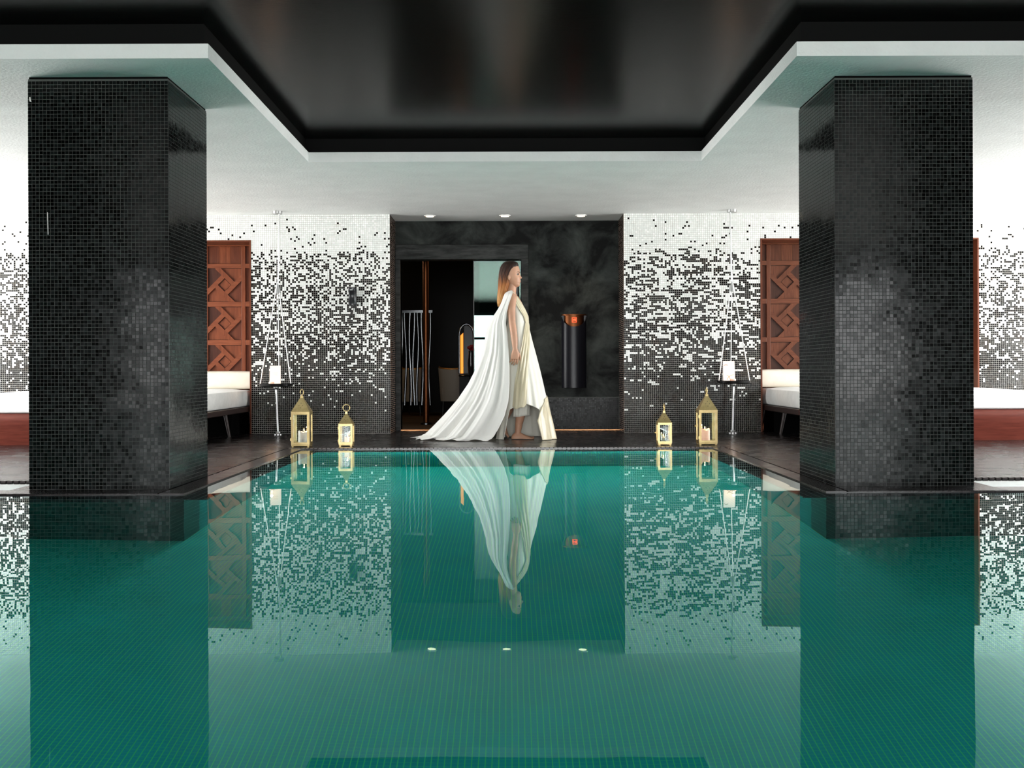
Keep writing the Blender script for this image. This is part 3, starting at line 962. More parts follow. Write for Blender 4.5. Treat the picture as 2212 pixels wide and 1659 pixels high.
def carved_screen(name, label, x0, x1, rows_z, flip):
    K = {k: M[k + ('_b' if flip else '')] for k in ('wood', 'wood_h', 'wood_dark', 'wood_mid')}
    root = thing(name, label, 'wood screen', ((x0 + x1) / 2, YA, 0))
    W = x1 - x0
    b = MB(); b.box(-W / 2, W / 2, 0, .04, 0, AZ + .14); b.build('backing_board', K['wood'], root)
    hd = MB(); hd.box(-W / 2, W / 2, -.06, -.0, AZ + .005, AZ + .068, b=.006); hd.build('header_rail', K['wood_h'], root)
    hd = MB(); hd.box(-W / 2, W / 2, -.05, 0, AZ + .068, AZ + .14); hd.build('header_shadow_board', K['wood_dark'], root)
    hp = .186; cw_ = .416; ncol = 5
    # squares counted from the inner edge of the alcove, with one narrow cut-off strip first
    first = hp + .046 + .186
    cxs = [W / 2 - first - i * cw_ for i in range(ncol)]
    if flip: cxs = [-v for v in cxs]
    lo_s = [v - hp - .046 for v in cxs] + [max(cxs) + hp]
    if flip: lo_s = [v + hp for v in cxs] + [min(cxs) - hp - .046]
    for v in lo_s:
        s0, s1 = max(v, -W / 2), min(v + .046, W / 2)
        if s1 - s0 < .004: continue
        st = MB(); st.box(s0, s1, -.03, 0, 0, AZ + .005, b=.003); st.build('stile', K['wood'], root)
    zs = rows_z
    rl = [(zs[0] + hp, zs[0] + hp + .05)] + [(zs[k + 1] + hp, zs[k] - hp) for k in range(len(zs) - 1)]
    spans = [(v - hp, v + hp) for v in cxs]
    e0 = (-W / 2, min(cxs) - hp - .046) if flip else (max(cxs) + hp + .046, W / 2)
    for (u0, u1) in spans + [e0]:
        u0, u1 = max(u0, -W / 2), min(u1, W / 2)
        for (a, c) in rl:
            r = MB(); r.box(u0, u1, -.03, 0, a, c, b=.003); r.build('rail', K['wood_h'], root)
        nq = 3 if u1 - u0 > .3 else 1
        for q in range(nq):
            r = MB(); r.box(u0 + q * (u1 - u0) / nq + .001, u0 + (q + 1) * (u1 - u0) / nq - .001, -.012, 0, zs[0] + hp + .05, AZ + .005)
            r.build('top_plank', K['wood' if q == 1 else 'wood_mid'], root)
    poly = unit_band()
    me_band = None
    fx = -1 if flip else 1
    band_meshes = []
    tri_meshes = []
    for k in range(4):
        ang = -k * PI / 2
        c, s = math.cos(ang), math.sin(ang)
        pts = [((u * c - v * s) * hp * fx, (u * s + v * c) * hp) for (u, v) in poly]
        mb = MB(); mb.prism(pts, -.030, 0, 'y')
        band_meshes.append(mb.mesh('band', K['wood_h' if k % 2 else 'wood']))
        # corner field that the bars leave free
        tri = [(-1, 1), (-1, -.21), (-.185, .575), (-.61, 1)]
        pts = [((u * c - v * s) * hp * fx * .97, (u * s + v * c) * hp * .97) for (u, v) in tri]
        mb = MB(); mb.prism(pts, -.007, 0, 'y')
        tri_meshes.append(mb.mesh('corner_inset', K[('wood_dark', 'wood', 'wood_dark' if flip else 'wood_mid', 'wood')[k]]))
    mb = MB(); q = .345 * hp
    mb.prism([(0, q), (q, 0), (0, -q), (-q, 0)], -.012, 0, 'y')
    dia = mb.mesh('diamond_boss', K['wood'])
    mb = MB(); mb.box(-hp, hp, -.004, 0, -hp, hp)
    fld = mb.mesh('carved_panel', K['wood_dark'])  # dark backing colour draws the shadow lines between bars and boss
    for cx in cxs:
        if abs(cx) + hp > W / 2: continue
        for z in zs:
            pan = bpy.data.objects.new('carved_panel', fld); C.objects.link(pan); pan.parent = root; pan.location = (cx, 0, z)
            for nm, me in [('band', m_) for m_ in band_meshes] + [('corner_inset', m_) for m_ in tri_meshes] + [('diamond_boss', dia)]:
                o = bpy.data.objects.new(nm, me); C.objects.link(o); o.parent = pan
    return root


ROWZ = [1.621, 1.193, .766, .338]
carved_screen('carved_screen', 'carved red-brown wooden screen behind the left daybed', AL0 + .016, AL1 - .016, ROWZ, False)
carved_screen('carved_screen', 'carved dark-brown wooden screen behind the right daybed', AR0 + .016, AR1 - .016, [z + .012 for z in ROWZ], True)
# alcove lining (wooden reveals, white ceiling)
al = MB()
for (a, b) in ((AL0, AL1), (AR0, AR1)):
    al.box(a, a + .016, YB - .006, YA, 0, AZ)
    al.box(b - .016, b, YB - .006, YA, 0, AZ)
    al.box(a + .016, b - .016, YB - .004, YB + TH, AZ - .014, AZ)
struct('trim_3', al, M['wood_mid'])
al = MB()
for (a, b) in ((AL0, AL1), (AR0, AR1)):
    al.box(a, b, YB + TH, YA + .04, AZ + .14, AZ + .18)
    al.box(a - .1, b + .1, YA + .04, YA + .1, -.1, AZ + .2)
struct('wall_alcove', al, M['dark_wall'])


def daybed(label, blabel, x0, x1, y0, y1):
    cx = (x0 + x1) / 2
    root = thing('daybed', label, 'daybed', (cx, (y0 + y1) / 2, 0))
    hx, hy = (x1 - x0) / 2, (y1 - y0) / 2
    # waterfall front: rounded top edge that runs down to the deck
    prof = []
    R = .075
    ztop = .285
    for k in range(9):
        a = PI / 2 * k / 8
        prof.append((-hy + .02 + R - R * math.sin(a) - .02, ztop - R + R * math.cos(a)))
    outer = prof + [(-hy - .0, .16), (-hy + .012, .08), (-hy + .02, .0)]
    inner = [(-hy + .06, .0), (-hy + .06, ztop - .05), (-hy + .11, ztop - .05), (-hy + .11, ztop)]
    mb = MB(); mb.prism(outer + inner, -hx, hx, 'x'); mb.build('front_apron', M['wood_apron'], root, smooth=True, angle=40)
    mb = MB(); mb.box(-hx, hx, -hy + .11, hy, ztop - .055, ztop, b=.006); mb.build('platform', M['frame_dark'], root)
    for sx in (-1, 1):
        for yy in (0.0, hy - .15):
            mb = MB(); mb.tube([(sx * (hx - .1), yy, ztop - .055), (sx * (hx - .055), yy, 0)], [.022, .014], 8)
            mb.build('leg', M['frame_dark'], root, smooth=True, angle=50)
    mb = MB(); mb.box(-hx + .1, hx - .1, hy - .9, hy - .1, 0, ztop - .055); mb.build('underbed_shade', M['gap'], root)  # black block stands in for the shade under the platform
    # mattress, puffed and rounded
    bm = bmesh.new(); bmesh.ops.create_cube(bm, size=1)
    bmesh.ops.subdivide_edges(bm, edges=bm.edges, cuts=11, use_grid_fill=True)
    mz0, mz1 = ztop, .475
    for v in bm.verts:
        u, w, q = v.co * 2
        ex = hx - .012; ey = hy - .03
        rr = .045
        fx = 1 - .02 * (abs(q) ** 2); 
        px, py = u * ex, w * ey
        edge = max(abs(u), abs(w))
        zz = mz0 + (q + 1) / 2 * (mz1 - mz0)
        if q > .99: zz -= .035 * edge ** 10
        if edge > .99: px *= 1 - .018 * q * q; py *= 1 - .018 * q * q
        v.co = Vector((px, py - .0, zz))
    mb = MB(); mb.from_bm(bm); bm.free()
    ms = mb.build('mattress', M['linen'], root, smooth=True)
    md = ms.modifiers.new('round', 'SUBSURF'); md.levels = 1; md.render_levels = 1
    # back cushion along the screen
    bt = thing('back_cushion', blabel, 'cushion', (cx, y1 - .085, .475 - .012))
    bm = bmesh.new(); bmesh.ops.create_cube(bm, size=1)
    bmesh.ops.subdivide_edges(bm, edges=bm.edges, cuts=7, use_grid_fill=True)
    for v in bm.verts:
        u, w, q = v.co * 2
        r = math.sqrt(max(0, 1 - .18 * (abs(w) ** 3 + abs(q) ** 3)))
        v.co = Vector((u * (hx - .01) * (1 - .01 * (w * w + q * q)), w * .085 * (1 - .25 * abs(q) ** 3) , .10 + q * .10 * (1 - .15 * abs(w) ** 3)))
    mb = MB(); mb.from_bm(bm); bm.free()
    ms = mb.build('cushion_body', M['cream'], bt, smooth=True)
    md = ms.modifiers.new('round', 'SUBSURF'); md.levels = 1; md.render_levels = 1


daybed('white daybed with a red wooden front, left of the pool', 'long cream back cushion on the left daybed', AL0 + .03, AL1 - .03, 10.0, YA - .05)
daybed('white daybed with a red wooden front, right of the pool', 'long cream back cushion on the right daybed', AR0 + .04, AR1 - .03, 10.25, YA - .05)


# ------------------------------------------------------------------ hanging tables, cards, candles
def hanging_table(label, x, y, zt, lean):
    t = thing('hanging_table', label, 'table', (x, y, 0))
    zc = 1.465
    m = MB(); m.lathe([(.048, ZS - .032), (.052, ZS - .028), (.052, ZS)], seg=20); m.build('ceiling_rose', M['steel'], t, True, 40)
    m = MB(); m.tube([(lean * 1.2, 0, ZS - .03), (lean * .3, 0, zc + .09)], .0085, 10); m.build('rod', M['steel'], t, True, 60)
    m = MB(); m.lathe([(.036, zc), (.036, zc + .006), (.010, zc + .098), (.010, zc + .11)], (0, 0, 0), 20); m.build('cone', M['steel'], t, True, 40)
    for a in (-PI * .05, PI * 1.05, PI / 2):
        m = MB(); m.tube([(math.cos(a) * .022, math.sin(a) * .022, zc), (math.cos(a) * .16 - lean, math.sin(a) * .16, zt + .012)], .0055, 8)
        m.build('cable', M['cable'], t, True, 60)
    m = MB(); m.lathe([(.150, zt - .022), (.172, zt - .012), (.176, zt + .012), (.168, zt + .012), (.160, zt - .0005), (.0, zt - .0005)], (-lean, 0, 0), 40)
    m.build('tray', M['tray'], t, True, 35)
    m = MB(); m.lathe([(.02, zt - .05), (.028, zt - .035), (.028, zt - .022)], (-lean, 0, 0), 16); m.build('tray_socket', M['steel'], t, True, 40)
    m = MB(); m.tube([(-lean, 0, zt - .04), (-lean * .6, 0, zt * .5), (0, 0, .03)], .0105, 12); m.build('post', M['steel'], t, True, 60)
    m = MB(); m.lathe([(.046, 0), (.046, .010), (.026, .018), (.022, .034), (.012, .036)], (0, 0, 0), 20); m.build('floor_flange', M['steel'], t, True, 40)
    return t


hanging_table('steel hanging table with a round black tray beside the left daybed', -2.405, 11.50, .520, .018)
hanging_table('steel hanging table with a round black tray beside the right daybed', 2.300, 11.50, .535, -.014)


def candle(name, label, x, y, z, r, h, wm, lit=True, group=None, cup=False, tilt=True):
    t = thing(name, label, 'candle', (x, y, z), 0, group)
    m = MB()
    rows = []
    for (rr, zz) in ((.96, 0), (1, .004), (1, h - .006), (.95, h), (.8, h - .004), (.15, h - .012)):
        row = []
        for k in range(24):
            a = 2 * PI * k / 24
            wob = (.010 * math.sin(2 * a + .7) + .004 * math.sin(5 * a)) * (h / .12 if tilt and zz > h * .5 else 0)
            row.append((r * rr * math.cos(a), r * rr * math.sin(a), zz + wob))
        rows.append(row)
    m.grid(rows, True, cap=True); m.build('wax', wm, t, True, 50)
    m = MB(); m.tube([(0, 0, h - .016), (.001, 0, h + .004), (.003, 0, h + .009)], .0014, 6); m.build('wick', M['wick'], t)
    if lit:
        m = MB(); m.lathe([(.0005, h + .002), (.0035, h + .006), (.0042, h + .011), (.0022, h + .020), (.0003, h + .027)], (.002, 0, 0), 10)
        m.build('flame', M['flame'], t, True)
    if cup:
        m = MB()
        m.lathe([(r * 1.12, .0), (r * 1.28, h * 1.6), (r * 1.22, h * 1.6), (r * 1.08, .003), (0, .003)], (0, 0, -.003), 24)
        m.build('glass_cup', M['lantern_glass'], t, True, 50)
    return t


def card(name, label, x, y, z, w, h, lean, printed):
    t = thing(name, label, 'card', (x, y, z), .08)
    m = MB(); c, s = math.cos(lean), math.sin(lean)
    m.add([(-w / 2, 0, .0), (w / 2, 0, .0), (w / 2, s * h, c * h), (-w / 2, s * h, c * h),
           (-w / 2, .003, .0), (w / 2, .003, .0), (w / 2, s * h + .003, c * h), (-w / 2, s * h + .003, c * h)],
          [(0, 1, 2, 3), (4, 7, 6, 5), (0, 4, 5, 1), (1, 5, 6, 2), (2, 6, 7, 3), (3, 7, 4, 0)])
    m.build('front_leaf', M['paper'], t)
    m = MB()
    m.add([(-w / 2, 2 * s * h, 0), (w / 2, 2 * s * h, 0), (w / 2, s * h + .003, c * h), (-w / 2, s * h + .003, c * h),
           (-w / 2, 2 * s * h + .003, 0), (w / 2, 2 * s * h + .003, 0), (w / 2, s * h + .006, c * h), (-w / 2, s * h + .006, c * h)],
          [(0, 1, 2, 3), (4, 7, 6, 5), (0, 4, 5, 1), (1, 5, 6, 2), (2, 6, 7, 3), (3, 7, 4, 0)])
    m.build('back_leaf', M['paper'], t)

    def arc(cx, cz, r, a0, a1, wd):
        vs, fs = [], []
        for k in range(13):
            a = a0 + (a1 - a0) * k / 12
            for rr in (r - wd, r + wd):
                u, v = cx + rr * math.cos(a), cz + rr * math.sin(a)
                u = max(-w / 2, min(w / 2, u)); v = max(0.001, v)
                vs.append((u, s * v - .0012, c * v))
        for k in range(12):
            fs.append((2 * k, 2 * k + 1, 2 * k + 3, 2 * k + 2))
        pm.add(vs, fs)
    if printed:
        for prm in ((-.045, .018, .055, -.2, 1.25, .003), (.045, .0, .070, 1.5, 2.9, .003), (-.03, .145, .03, .9, 2.4, .003)):
            pm = MB(); arc(*prm); pm.build('printed_curve', M['paper_print'], t)
    else:
        for q in range(3):
            zz = .12 - q * .012
            ww = (.030, .022, .026)[q]
            pm = MB()
            pm.add([(-ww, s * zz - .001, c * zz), (ww, s * zz - .001, c * zz), (ww, s * (zz + .002) - .001, c * (zz + .002)), (-ww, s * (zz + .002) - .001, c * (zz + .002))], [(0, 1, 2, 3)])
            pm.build('printed_line', M['paper_print'], t)
    return t


card('menu_card', 'pinkish white folded card standing on the left hanging table', -2.43, 11.48, .5205, .112, .198, .12, False)
card('menu_card', 'white folded card with brown curved lines on the right hanging table', 2.262, 11.47, .5355, .122, .212, .10, True)
candle('tea_light', 'small glowing tea light before the card on the left hanging table', -2.45, 11.40, .5205, .028, .030, M['wax_pink'], tilt=False)
candle('tea_light', 'small glowing tea light before the card on the right hanging table', 2.285, 11.385, .5355, .028, .030, M['wax_pink'], tilt=False)
lamp('candle_light', 'POINT', (-2.45, 11.39, .60), .35, (1, .55, .28), .012)
lamp('candle_light', 'POINT', (2.285, 11.375, .615), .35, (1, .55, .28), .012)


# ------------------------------------------------------------------ brass lanterns
def lantern(label, x, y, w, hb, hr, ring, ring_turn, rz, latch_side):
    t = thing('lantern', label, 'lantern', (x, y, 0), rz)
    h = w / 2; e = w * .065
    m = MB(); m.box(-h, h, -h, h, .008, .022, b=.002)
    for sx in (-1, 1):
        for sy in (-1, 1):
            m.box(sx * (h - .012) - .008, sx * (h - .012) + .008, sy * (h - .012) - .008, sy * (h - .012) + .008, 0, .009)
    m.build('base', M['brass'], t)
    zb0, zb1 = .022, hb
    for sx in (-1, 1):
        for sy in (-1, 1):
            m = MB(); a, b = sorted((sx * h, sx * (h - e * 1.6))); c, d = sorted((sy * h, sy * (h - e * 1.6)))
            m.box(a, b, c, d, zb0, zb1, b=.0012); m.build('corner_post', M['brass'], t)
    # a door frame on each face with its pane
    for k in range(4):
        mtx = Matrix.Rotation(k * PI / 2, 4, 'Z')
        m = MB()
        b0 = MB(); q = e * 1.6
        b0.box(-h + .001, h - .001, -h - .002, -h + .004, zb0, zb0 + q * 1.15)
        b0.box(-h + .001, h - .001, -h - .002, -h + .004, zb1 - q * 1.1, zb1)
        b0.box(-h + .001, -h + q * 1.25, -h - .0017, -h + .0037, zb0 + q * 1.15, zb1 - q * 1.1)
        b0.box(h - q * 1.25, h - .001, -h - .0017, -h + .0037, zb0 + q * 1.15, zb1 - q * 1.1)
        m.add([mtx @ Vector(p) for p in b0.v], b0.f); fr = m.build('face_frame', M['brass'], t)
        m = MB(); b0 = MB(); b0.box(-h + q * .9, h - q * .9, -h + .0045, -h + .0065, zb0 + q * .6, zb1 - q * .6)
        m.add([mtx @ Vector(p) for p in b0.v], b0.f); m.build('pane', M['lantern_glass'], fr)
    # hinges and latch
    ls = latch_side
    for zz in (zb0 + (zb1 - zb0) * .16, zb0 + (zb1 - zb0) * .82):
        m = MB(); m.tube([(ls * (h + .003), -h, zz - .012), (ls * (h + .003), -h, zz + .012)], .0045, 8); m.build('hinge', M['brass'], t, True, 60)
    m = MB(); m.ball((ls * (h + .012), h * .6, zb0 + (zb1 - zb0) * .5), .008); m.tube([(ls * h, h * .6, zb0 + (zb1 - zb0) * .5), (ls * (h + .01), h * .6, zb0 + (zb1 - zb0) * .5)], .003, 8)
    m.build('latch', M['brass'], t, True, 60)
    # pyramid roof with drilled vents
    R = h * 1.03; r = w * .085
    m = MB()
    rows = []
    for (q, zz) in ((R, hb), (R, hb + .006), (R * .985, hb + .008), (r, hb + hr), (r, hb + hr + .012)):
        rows.append([(-q, -q, zz), (q, -q, zz), (q, q, zz), (-q, q, zz)])
    m.grid(rows, True, cap=True); roof = m.build('roof', M['brass'], t)
    vh = MB()
    n_out = Vector((0, -hr, (R - r))).normalized()
    for (u, v) in ((0, .62), (-.10, .44), (.10, .44), (0, .27)):
        zz = hb + .008 + (hr - .008) * v; yy = -(R * .985 + (r - R * .985) * v)
        c = Vector((u * w, yy, zz)); 
        a = Vector((1, 0, 0)); b = n_out.cross(a)
        vs = [c + n_out * .0006 + (a * math.cos(2 * PI * k / 8) + b * math.sin(2 * PI * k / 8)) * w * .022 for k in range(8)]
        vs += [p - n_out * .003 for p in vs]
        vh.add(vs, [tuple(range(8)), tuple(range(15, 7, -1))] + [(k, (k + 1) % 8, (k + 1) % 8 + 8, k + 8) for k in range(8)])
    vh.build('vent_hole', M['brass_dark'], roof)
    m = MB(); m.box(-r * .9, r * .9, -r * .9, r * .9, hb + hr + .01, hb + hr + .018); m.tube([(0, 0, hb + hr + .016), (0, 0, hb + hr + .030)], [.008, .006], 8)
    m.build('finial', M['brass'], t)
    m = MB(); m.torus((0, 0, 0), ring, ring * .13, 'xz', 24, 8)
    rg = m.build('ring', M['brass'], t, True)
    rg.location = (0, 0, hb + hr + .026 + ring * .9); rg.rotation_euler = (0, 0, ring_turn)
    return t


lantern('tall brass lantern with a thick white candle at the left pool corner', -1.822, 9.715, .157, .300, .125, .026, 1.2, 0, -1)
lantern('small brass lantern with an upright ring, right of the tall left lantern', -1.440, 9.76, .119, .192, .090, .030, 0.1, 0, -1)
lantern('small brass lantern left of the tall lantern by the right daybed', 1.350, 9.76, .119, .192, .090, .028, 1.25, 0, -1)
lantern('tall brass lantern with a pink glowing candle at the right pool corner', 1.730, 9.79, .160, .300, .128, .026, 1.15, 0, -1)
candle('pillar_candle', 'thick white pillar candle inside the tall left lantern', -1.806, 9.715, .0225, .048, .110, M['wax'], lit=True)  # flame added to brighten this candle
candle('pillar_candle', 'short glowing candle inside the small left lantern', -1.432, 9.76, .0225, .026, .058, M['wax_pink'], cup=False)
candle('pillar_candle', 'short white candle in a glass inside the small right lantern', 1.342, 9.76, .0255, .024, .045, M['wax'], cup=True)
candle('pillar_candle', 'thick pink glowing candle inside the tall right lantern', 1.712, 9.79, .0225, .046, .112, M['wax_pink'], lit=True)
for (x, y, z) in ((-1.806, 9.715, .165), (-1.432, 9.76, .11), (1.342, 9.76, .10), (1.712, 9.79, .165)):  # first position is an added lamp that brightens the tall left candle
    lamp('candle_light', 'POINT', (x, y, z), .12, (1, .58, .3), .004)

# ------------------------------------------------------------------ wall phone, wall lamp
t = thing('wall_phone', 'black wall telephone with a coiled cord on the white mosaic', 'telephone', (-1.664, YB - .003, 1.345))
m = MB(); m.box(-.038, .045, -.030, 0, .0, .185, b=.008); m.build('cradle', M['phone'], t, True, 40)
m = MB()
rows = []
for (zz, w_, y0_, y1_) in ((.002, .026, -.045, -.03), (.01, .033, -.066, -.03), (.045, .034, -.068, -.03), (.06, .029, -.058, -.028), (.135, .029, -.056, -.028),
                           (.15, .035, -.068, -.03), (.19, .036, -.068, -.03), (.199, .030, -.050, -.03)):
    row = []
    for k in range(16):
        a = 2 * PI * k / 16
        ca, sa = math.cos(a), math.sin(a)
        row.append((math.copysign(abs(ca) ** .6, ca) * w_ - .004, (y0_ + y1_) / 2 + math.copysign(abs(sa) ** .6, sa) * (y1_ - y0_) / 2, zz))
    rows.append(row)
m.grid(rows, True, cap=True); hs = m.build('handset', M['phone'], t, True, 50)
m = MB(); m.box(-.018, .010, -.0705, -.067, .164, .170); m.build('badge', M['phone_grey'], hs)
pts = []
for k in range(160):
    q = k / 159
    a = q * 2 * PI * 26
    if q < .5:
        bx_, bz_ = -.002 - .022 * math.sin(q * 2 * PI * .5), -.135 * (q / .5)
    else:
        bx_, bz_ = -.024 + .05 * (q - .5) / .5 * 1.0, -.135 + .135 * ((q - .5) / .5) ** 1.2
    pts.append((bx_ + .004 * math.cos(a), -.02 + .004 * math.sin(a), bz_ + .003))
m = MB(); m.tube(pts, .0022, 6); m.build('coiled_cord', M['phone'], t, True)

t = thing('wall_lamp', 'black half-round wall lamp with a copper mouth and glowing red emblem', 'wall lamp', (.708, YR, .465))
Rr = .138; Hh = .81


def half_ring(r0, z_of, z1_of, seg=28):
    rows = [[], []]
    for k in range(seg + 1):
        a = PI + PI * k / seg
        x_, y_ = math.cos(a), math.sin(a) * .62
        rows[0].append((x_ * r0, y_ * r0, z_of(x_))); rows[1].append((x_ * r0, y_ * r0, z1_of(x_)))
    return rows


scoop = lambda x_: Hh - .02 - .115 * math.sqrt(max(0, 1 - x_ * x_))
m = MB(); ro = half_ring(Rr, lambda x_: 0, scoop); ri = half_ring(Rr - .006, lambda x_: 0, scoop)
m.grid([ro[0], ro[1], ri[1], ri[0], ro[0]]); 
m.build('shell', M['tube'], t, True, 40)
m = MB(); m.prism([(math.cos(PI + PI * k / 20) * (Rr - .006), math.sin(PI + PI * k / 20) * .62 * (Rr - .006)) for k in range(21)], .004, .012); m.build('bottom_plate', M['tube'], t)
m = MB(); m.prism([(math.cos(PI + PI * k / 20) * .11, math.sin(PI + PI * k / 20) * .62 * .11) for k in range(21)], .02, Hh + .0); m.build('copper_core', M['copper'], t, True, 40)
m = MB(); top = half_ring(Rr + .002, lambda x_: Hh - .012, lambda x_: Hh + .0); ti = half_ring(Rr - .022, lambda x_: Hh - .012, lambda x_: Hh + .0)
m.grid([top[0], top[1], ti[1], ti[0], top[0]]); m.build('copper_rim', M['copper'], t, True, 40)
m = MB(); m.box(-Rr, Rr, -.004, .0, 0, Hh); m.build('back_plate', M['tube'], t)
# emblem: a square outline with two strokes inside
gm = MB(); gy = -.62 * .11 - .004; s0 = .026; th = .0032; gz = Hh - .062


def gbar(x0, x1, z0, z1):
    gm.box(x0, x1, gy - .002, gy + .001, gz + z0, gz + z1)


gbar(-s0, s0, s0 - th, s0); gbar(-s0, s0, -s0, -s0 + th); gbar(-s0, -s0 + th, -s0 + th, s0 - th); gbar(s0 - th, s0, -s0 + th, s0 - th)
gbar(-.016, -.011, -.015, .014); gbar(-.011, -.002, -.002, .003); gbar(-.002, .003, -.008, .014)
gbar(.007, .018, .010, .014); gbar(.007, .018, -.012, -.008); gbar(.007, .011, -.008, .010); gbar(.014, .018, -.008, .010)
gm.build('emblem', M['glyph'], t)

# ------------------------------------------------------------------ lounge beyond the door
lr = MB()
LX0, LX1, LY0, LY1, LZ = -3.2, 2.2, YR + .15, 17.5, 2.5
lr.box(LX0 - .1, LX0, LY0, LY1, 0, LZ); lr.box(LX1, LX1 + .1, LY0, LY1, 0, LZ); lr.box(LX0, LX1, LY1, LY1 + .1, 0, LZ)
lr.box(LX0, LX1, LY0, LY1, LZ, LZ + .1)
lr.box(LX0, DX0, LY0 - .02, LY0, 0, LZ); lr.box(DX1 + .08, LX1, LY0 - .02, LY0, 0, LZ); lr.box(DX0, DX1 + .08, LY0 - .02, LY0, DZ + .1, LZ)
struct('wall_lounge', lr, M['lounge_wall'])
lf = MB(); lf.box(LX0, LX1, YR, LY1, -.1, 0.); struct('floor_lounge', lf, M['lounge_floor'])
lamp('lounge_lamp', 'POINT', (-2.6, 14.9, 2.2), 12, (1, .62, .30), .03)
lamp('lounge_lamp', 'POINT', (1.2, 15.2, 2.2), 9, (1, .55, .25), .03)

t = thing('strip_curtain', 'shiny chrome strip curtain in the dark lounge at the left of the doorway', 'curtain', (-1.33, 14.2, 0))
m = MB(); m.box(-.34, .34, -.02, .02, 1.40, 1.43); m.build('rail', M['chrome'], t)
for k in range(13):
    m = MB(); xx = -.32 + k * .052; rows = []
    for j in range(19):
        zz = .22 + 1.18 * j / 18
        wv = .012 * math.sin(zz * 5 + k * 1.7)
        rows.append([(xx + wv - .016, .014 * math.sin(k * 2.1), zz), (xx + wv, -.010 + .014 * math.sin(k * 2.1), zz), (xx + wv + .016, .014 * math.sin(k * 2.1 + .5), zz)])
    m.grid(rows); so = m.build('strip', M['chrome'], t, True)
t = thing('lounge_pole', 'brown copper pole from floor to ceiling inside the dark lounge', 'pole', (-1.03, 13.6, 0))
m = MB(); m.lathe([(.035, 0), (.035, LZ - .002)], seg=18); m.build('shaft', M['copper'], t, True, 40)
m = MB(); m.lathe([(.07, 0), (.07, .02), (.036, .03)], seg=18); m.build('foot', M['chrome'], t, True, 40)


def armchair(label, x, y, rz, fm):
    t = thing('armchair', label, 'armchair', (x, y, 0), rz)
    t.scale = (.72, .72, .95)
    # curved back, seen from behind
    rows_o, rows_i = [], []
    for j in range(7):
        zz = .22 + .52 * j / 6
        w_ = .24 + .05 * j / 6
        ro, ri = [], []
        for k in range(17):
            a = PI + PI * k / 16
            dip = .03 * math.sin(PI * k / 16) if j == 6 else 0
            ro.append((w_ * math.cos(a), .30 * math.sin(a), zz - dip)); ri.append(((w_ - .05) * math.cos(a), .24 * math.sin(a), zz - dip))
        rows_o.append(ro); rows_i.append(ri)
    m = MB(); m.grid(rows_o + rows_i[::-1] + [rows_o[0]]); m.build('backrest', fm, t, True, 50)
    m = MB(); m.tube([((p[0] + q[0]) / 2, (p[1] + q[1]) / 2, p[2] + .008) for p, q in zip(rows_o[-1], rows_i[-1])], .016, 8); m.build('gilded_rim', M['gold_trim'], t, True, 60)
    m = MB(); m.box(-.22, .22, -.20, .26, .30, .43, b=.03); m.build('seat', fm, t, True, 50)
    for sx in (-1, 1):
        for yy in (-.15, .2):
            m = MB(); m.tube([(sx * .18, yy, .31), (sx * .2, yy * 1.1, 0)], [.018, .011], 8); m.build('leg', M['tray'], t, True, 60)
    return t


armchair('grey tub armchair with a gilded rim facing away in the lounge doorway', -.86, 16.5, .05, M['grey_fabric'])
armchair('dark tub armchair with a gilded rim beside the brown lounge pole', -1.42, 16.4, -.3, M['grey_fabric'])
armchair('gilded tub armchair half hidden by the glass door leaf', -.36, 16.9, .5, M['grey_fabric'])
t = thing('arched_mirror', 'chrome arched mirror with an amber lit edge in the lounge', 'mirror', (-.60, 15.3, .62))
m = MB(); pts = [(-.10, 0, 0)] + [(-.10 * math.cos(a), 0, .52 + .16 * math.sin(a)) for a in [PI * k / 14 for k in range(15)]] + [(.10, 0, 0)]
m.tube(pts, .016, 10); m.build('frame', M['chrome'], t, True, 60)
m = MB(); m.prism([(-.085, .0), (-.045, .0), (-.045, .56), (-.085, .52)], .01, .02, 'y'); m.build('lit_edge', M['amber'], t)
m = MB(); m.prism([(-.04, 0), (.085, 0)] + [(.085 * math.cos(a), .52 + .14 * math.sin(a)) for a in [PI * .62 * k / 8 for k in range(9)]], .012, .02, 'y'); m.build('mirror_glass', M['mirror'], t)
m = MB(); m.box(-.13, .13, -.10, .10, -.62, -.55, b=.01); m.box(-.1, .1, -.03, .06, -.56, 0.0); m.build('stand', M['lounge_wall'], t)
t = thing('flower_vase', 'dark vase of red flowers before the lounge mirror', 'vase', (-.52, 14.75, .60))
m = MB(); m.lathe([(.02, 0), (.038, .03), (.045, .16), (.03, .28), (.035, .32)], seg=18); m.build('vase_body', M['vase'], t, True, 50)
for k in range(9):
    a = k * 2.4; m = MB(); m.ball((.03 * math.cos(a), .03 * math.sin(a), .345 + .018 * (k % 3)), .022, u=10, w=7); m.build('flower', M['red_flower'], t, True)
t = thing('side_table', 'black round side table under the red flowers', 'table', (-.52, 14.75, 0))
m = MB(); m.lathe([(.16, .58), (.165, .59), (.16, .60)], seg=26); m.build('top', M['tray'], t, True, 40)
m = MB(); m.lathe([(.12, 0), (.12, .012), (.022, .03), (.022, .58)], seg=18); m.build('pedestal', M['tray'], t, True, 40)

# ------------------------------------------------------------------ the woman
PX = 10.70 / 2400
WX, WY = 0.0, 10.70
person = thing('person', 'barefoot person in a flowing white cape and gold-sashed gown walking right', 'person', (WX, WY, 0))


def wx(px): return (px - 1102) * PX
def wz(py): return (948 - py) * PX


def ipl(tab, v, k):
    return float(np.interp(v, [r[0] for r in tab], [r[k] for r in tab]))


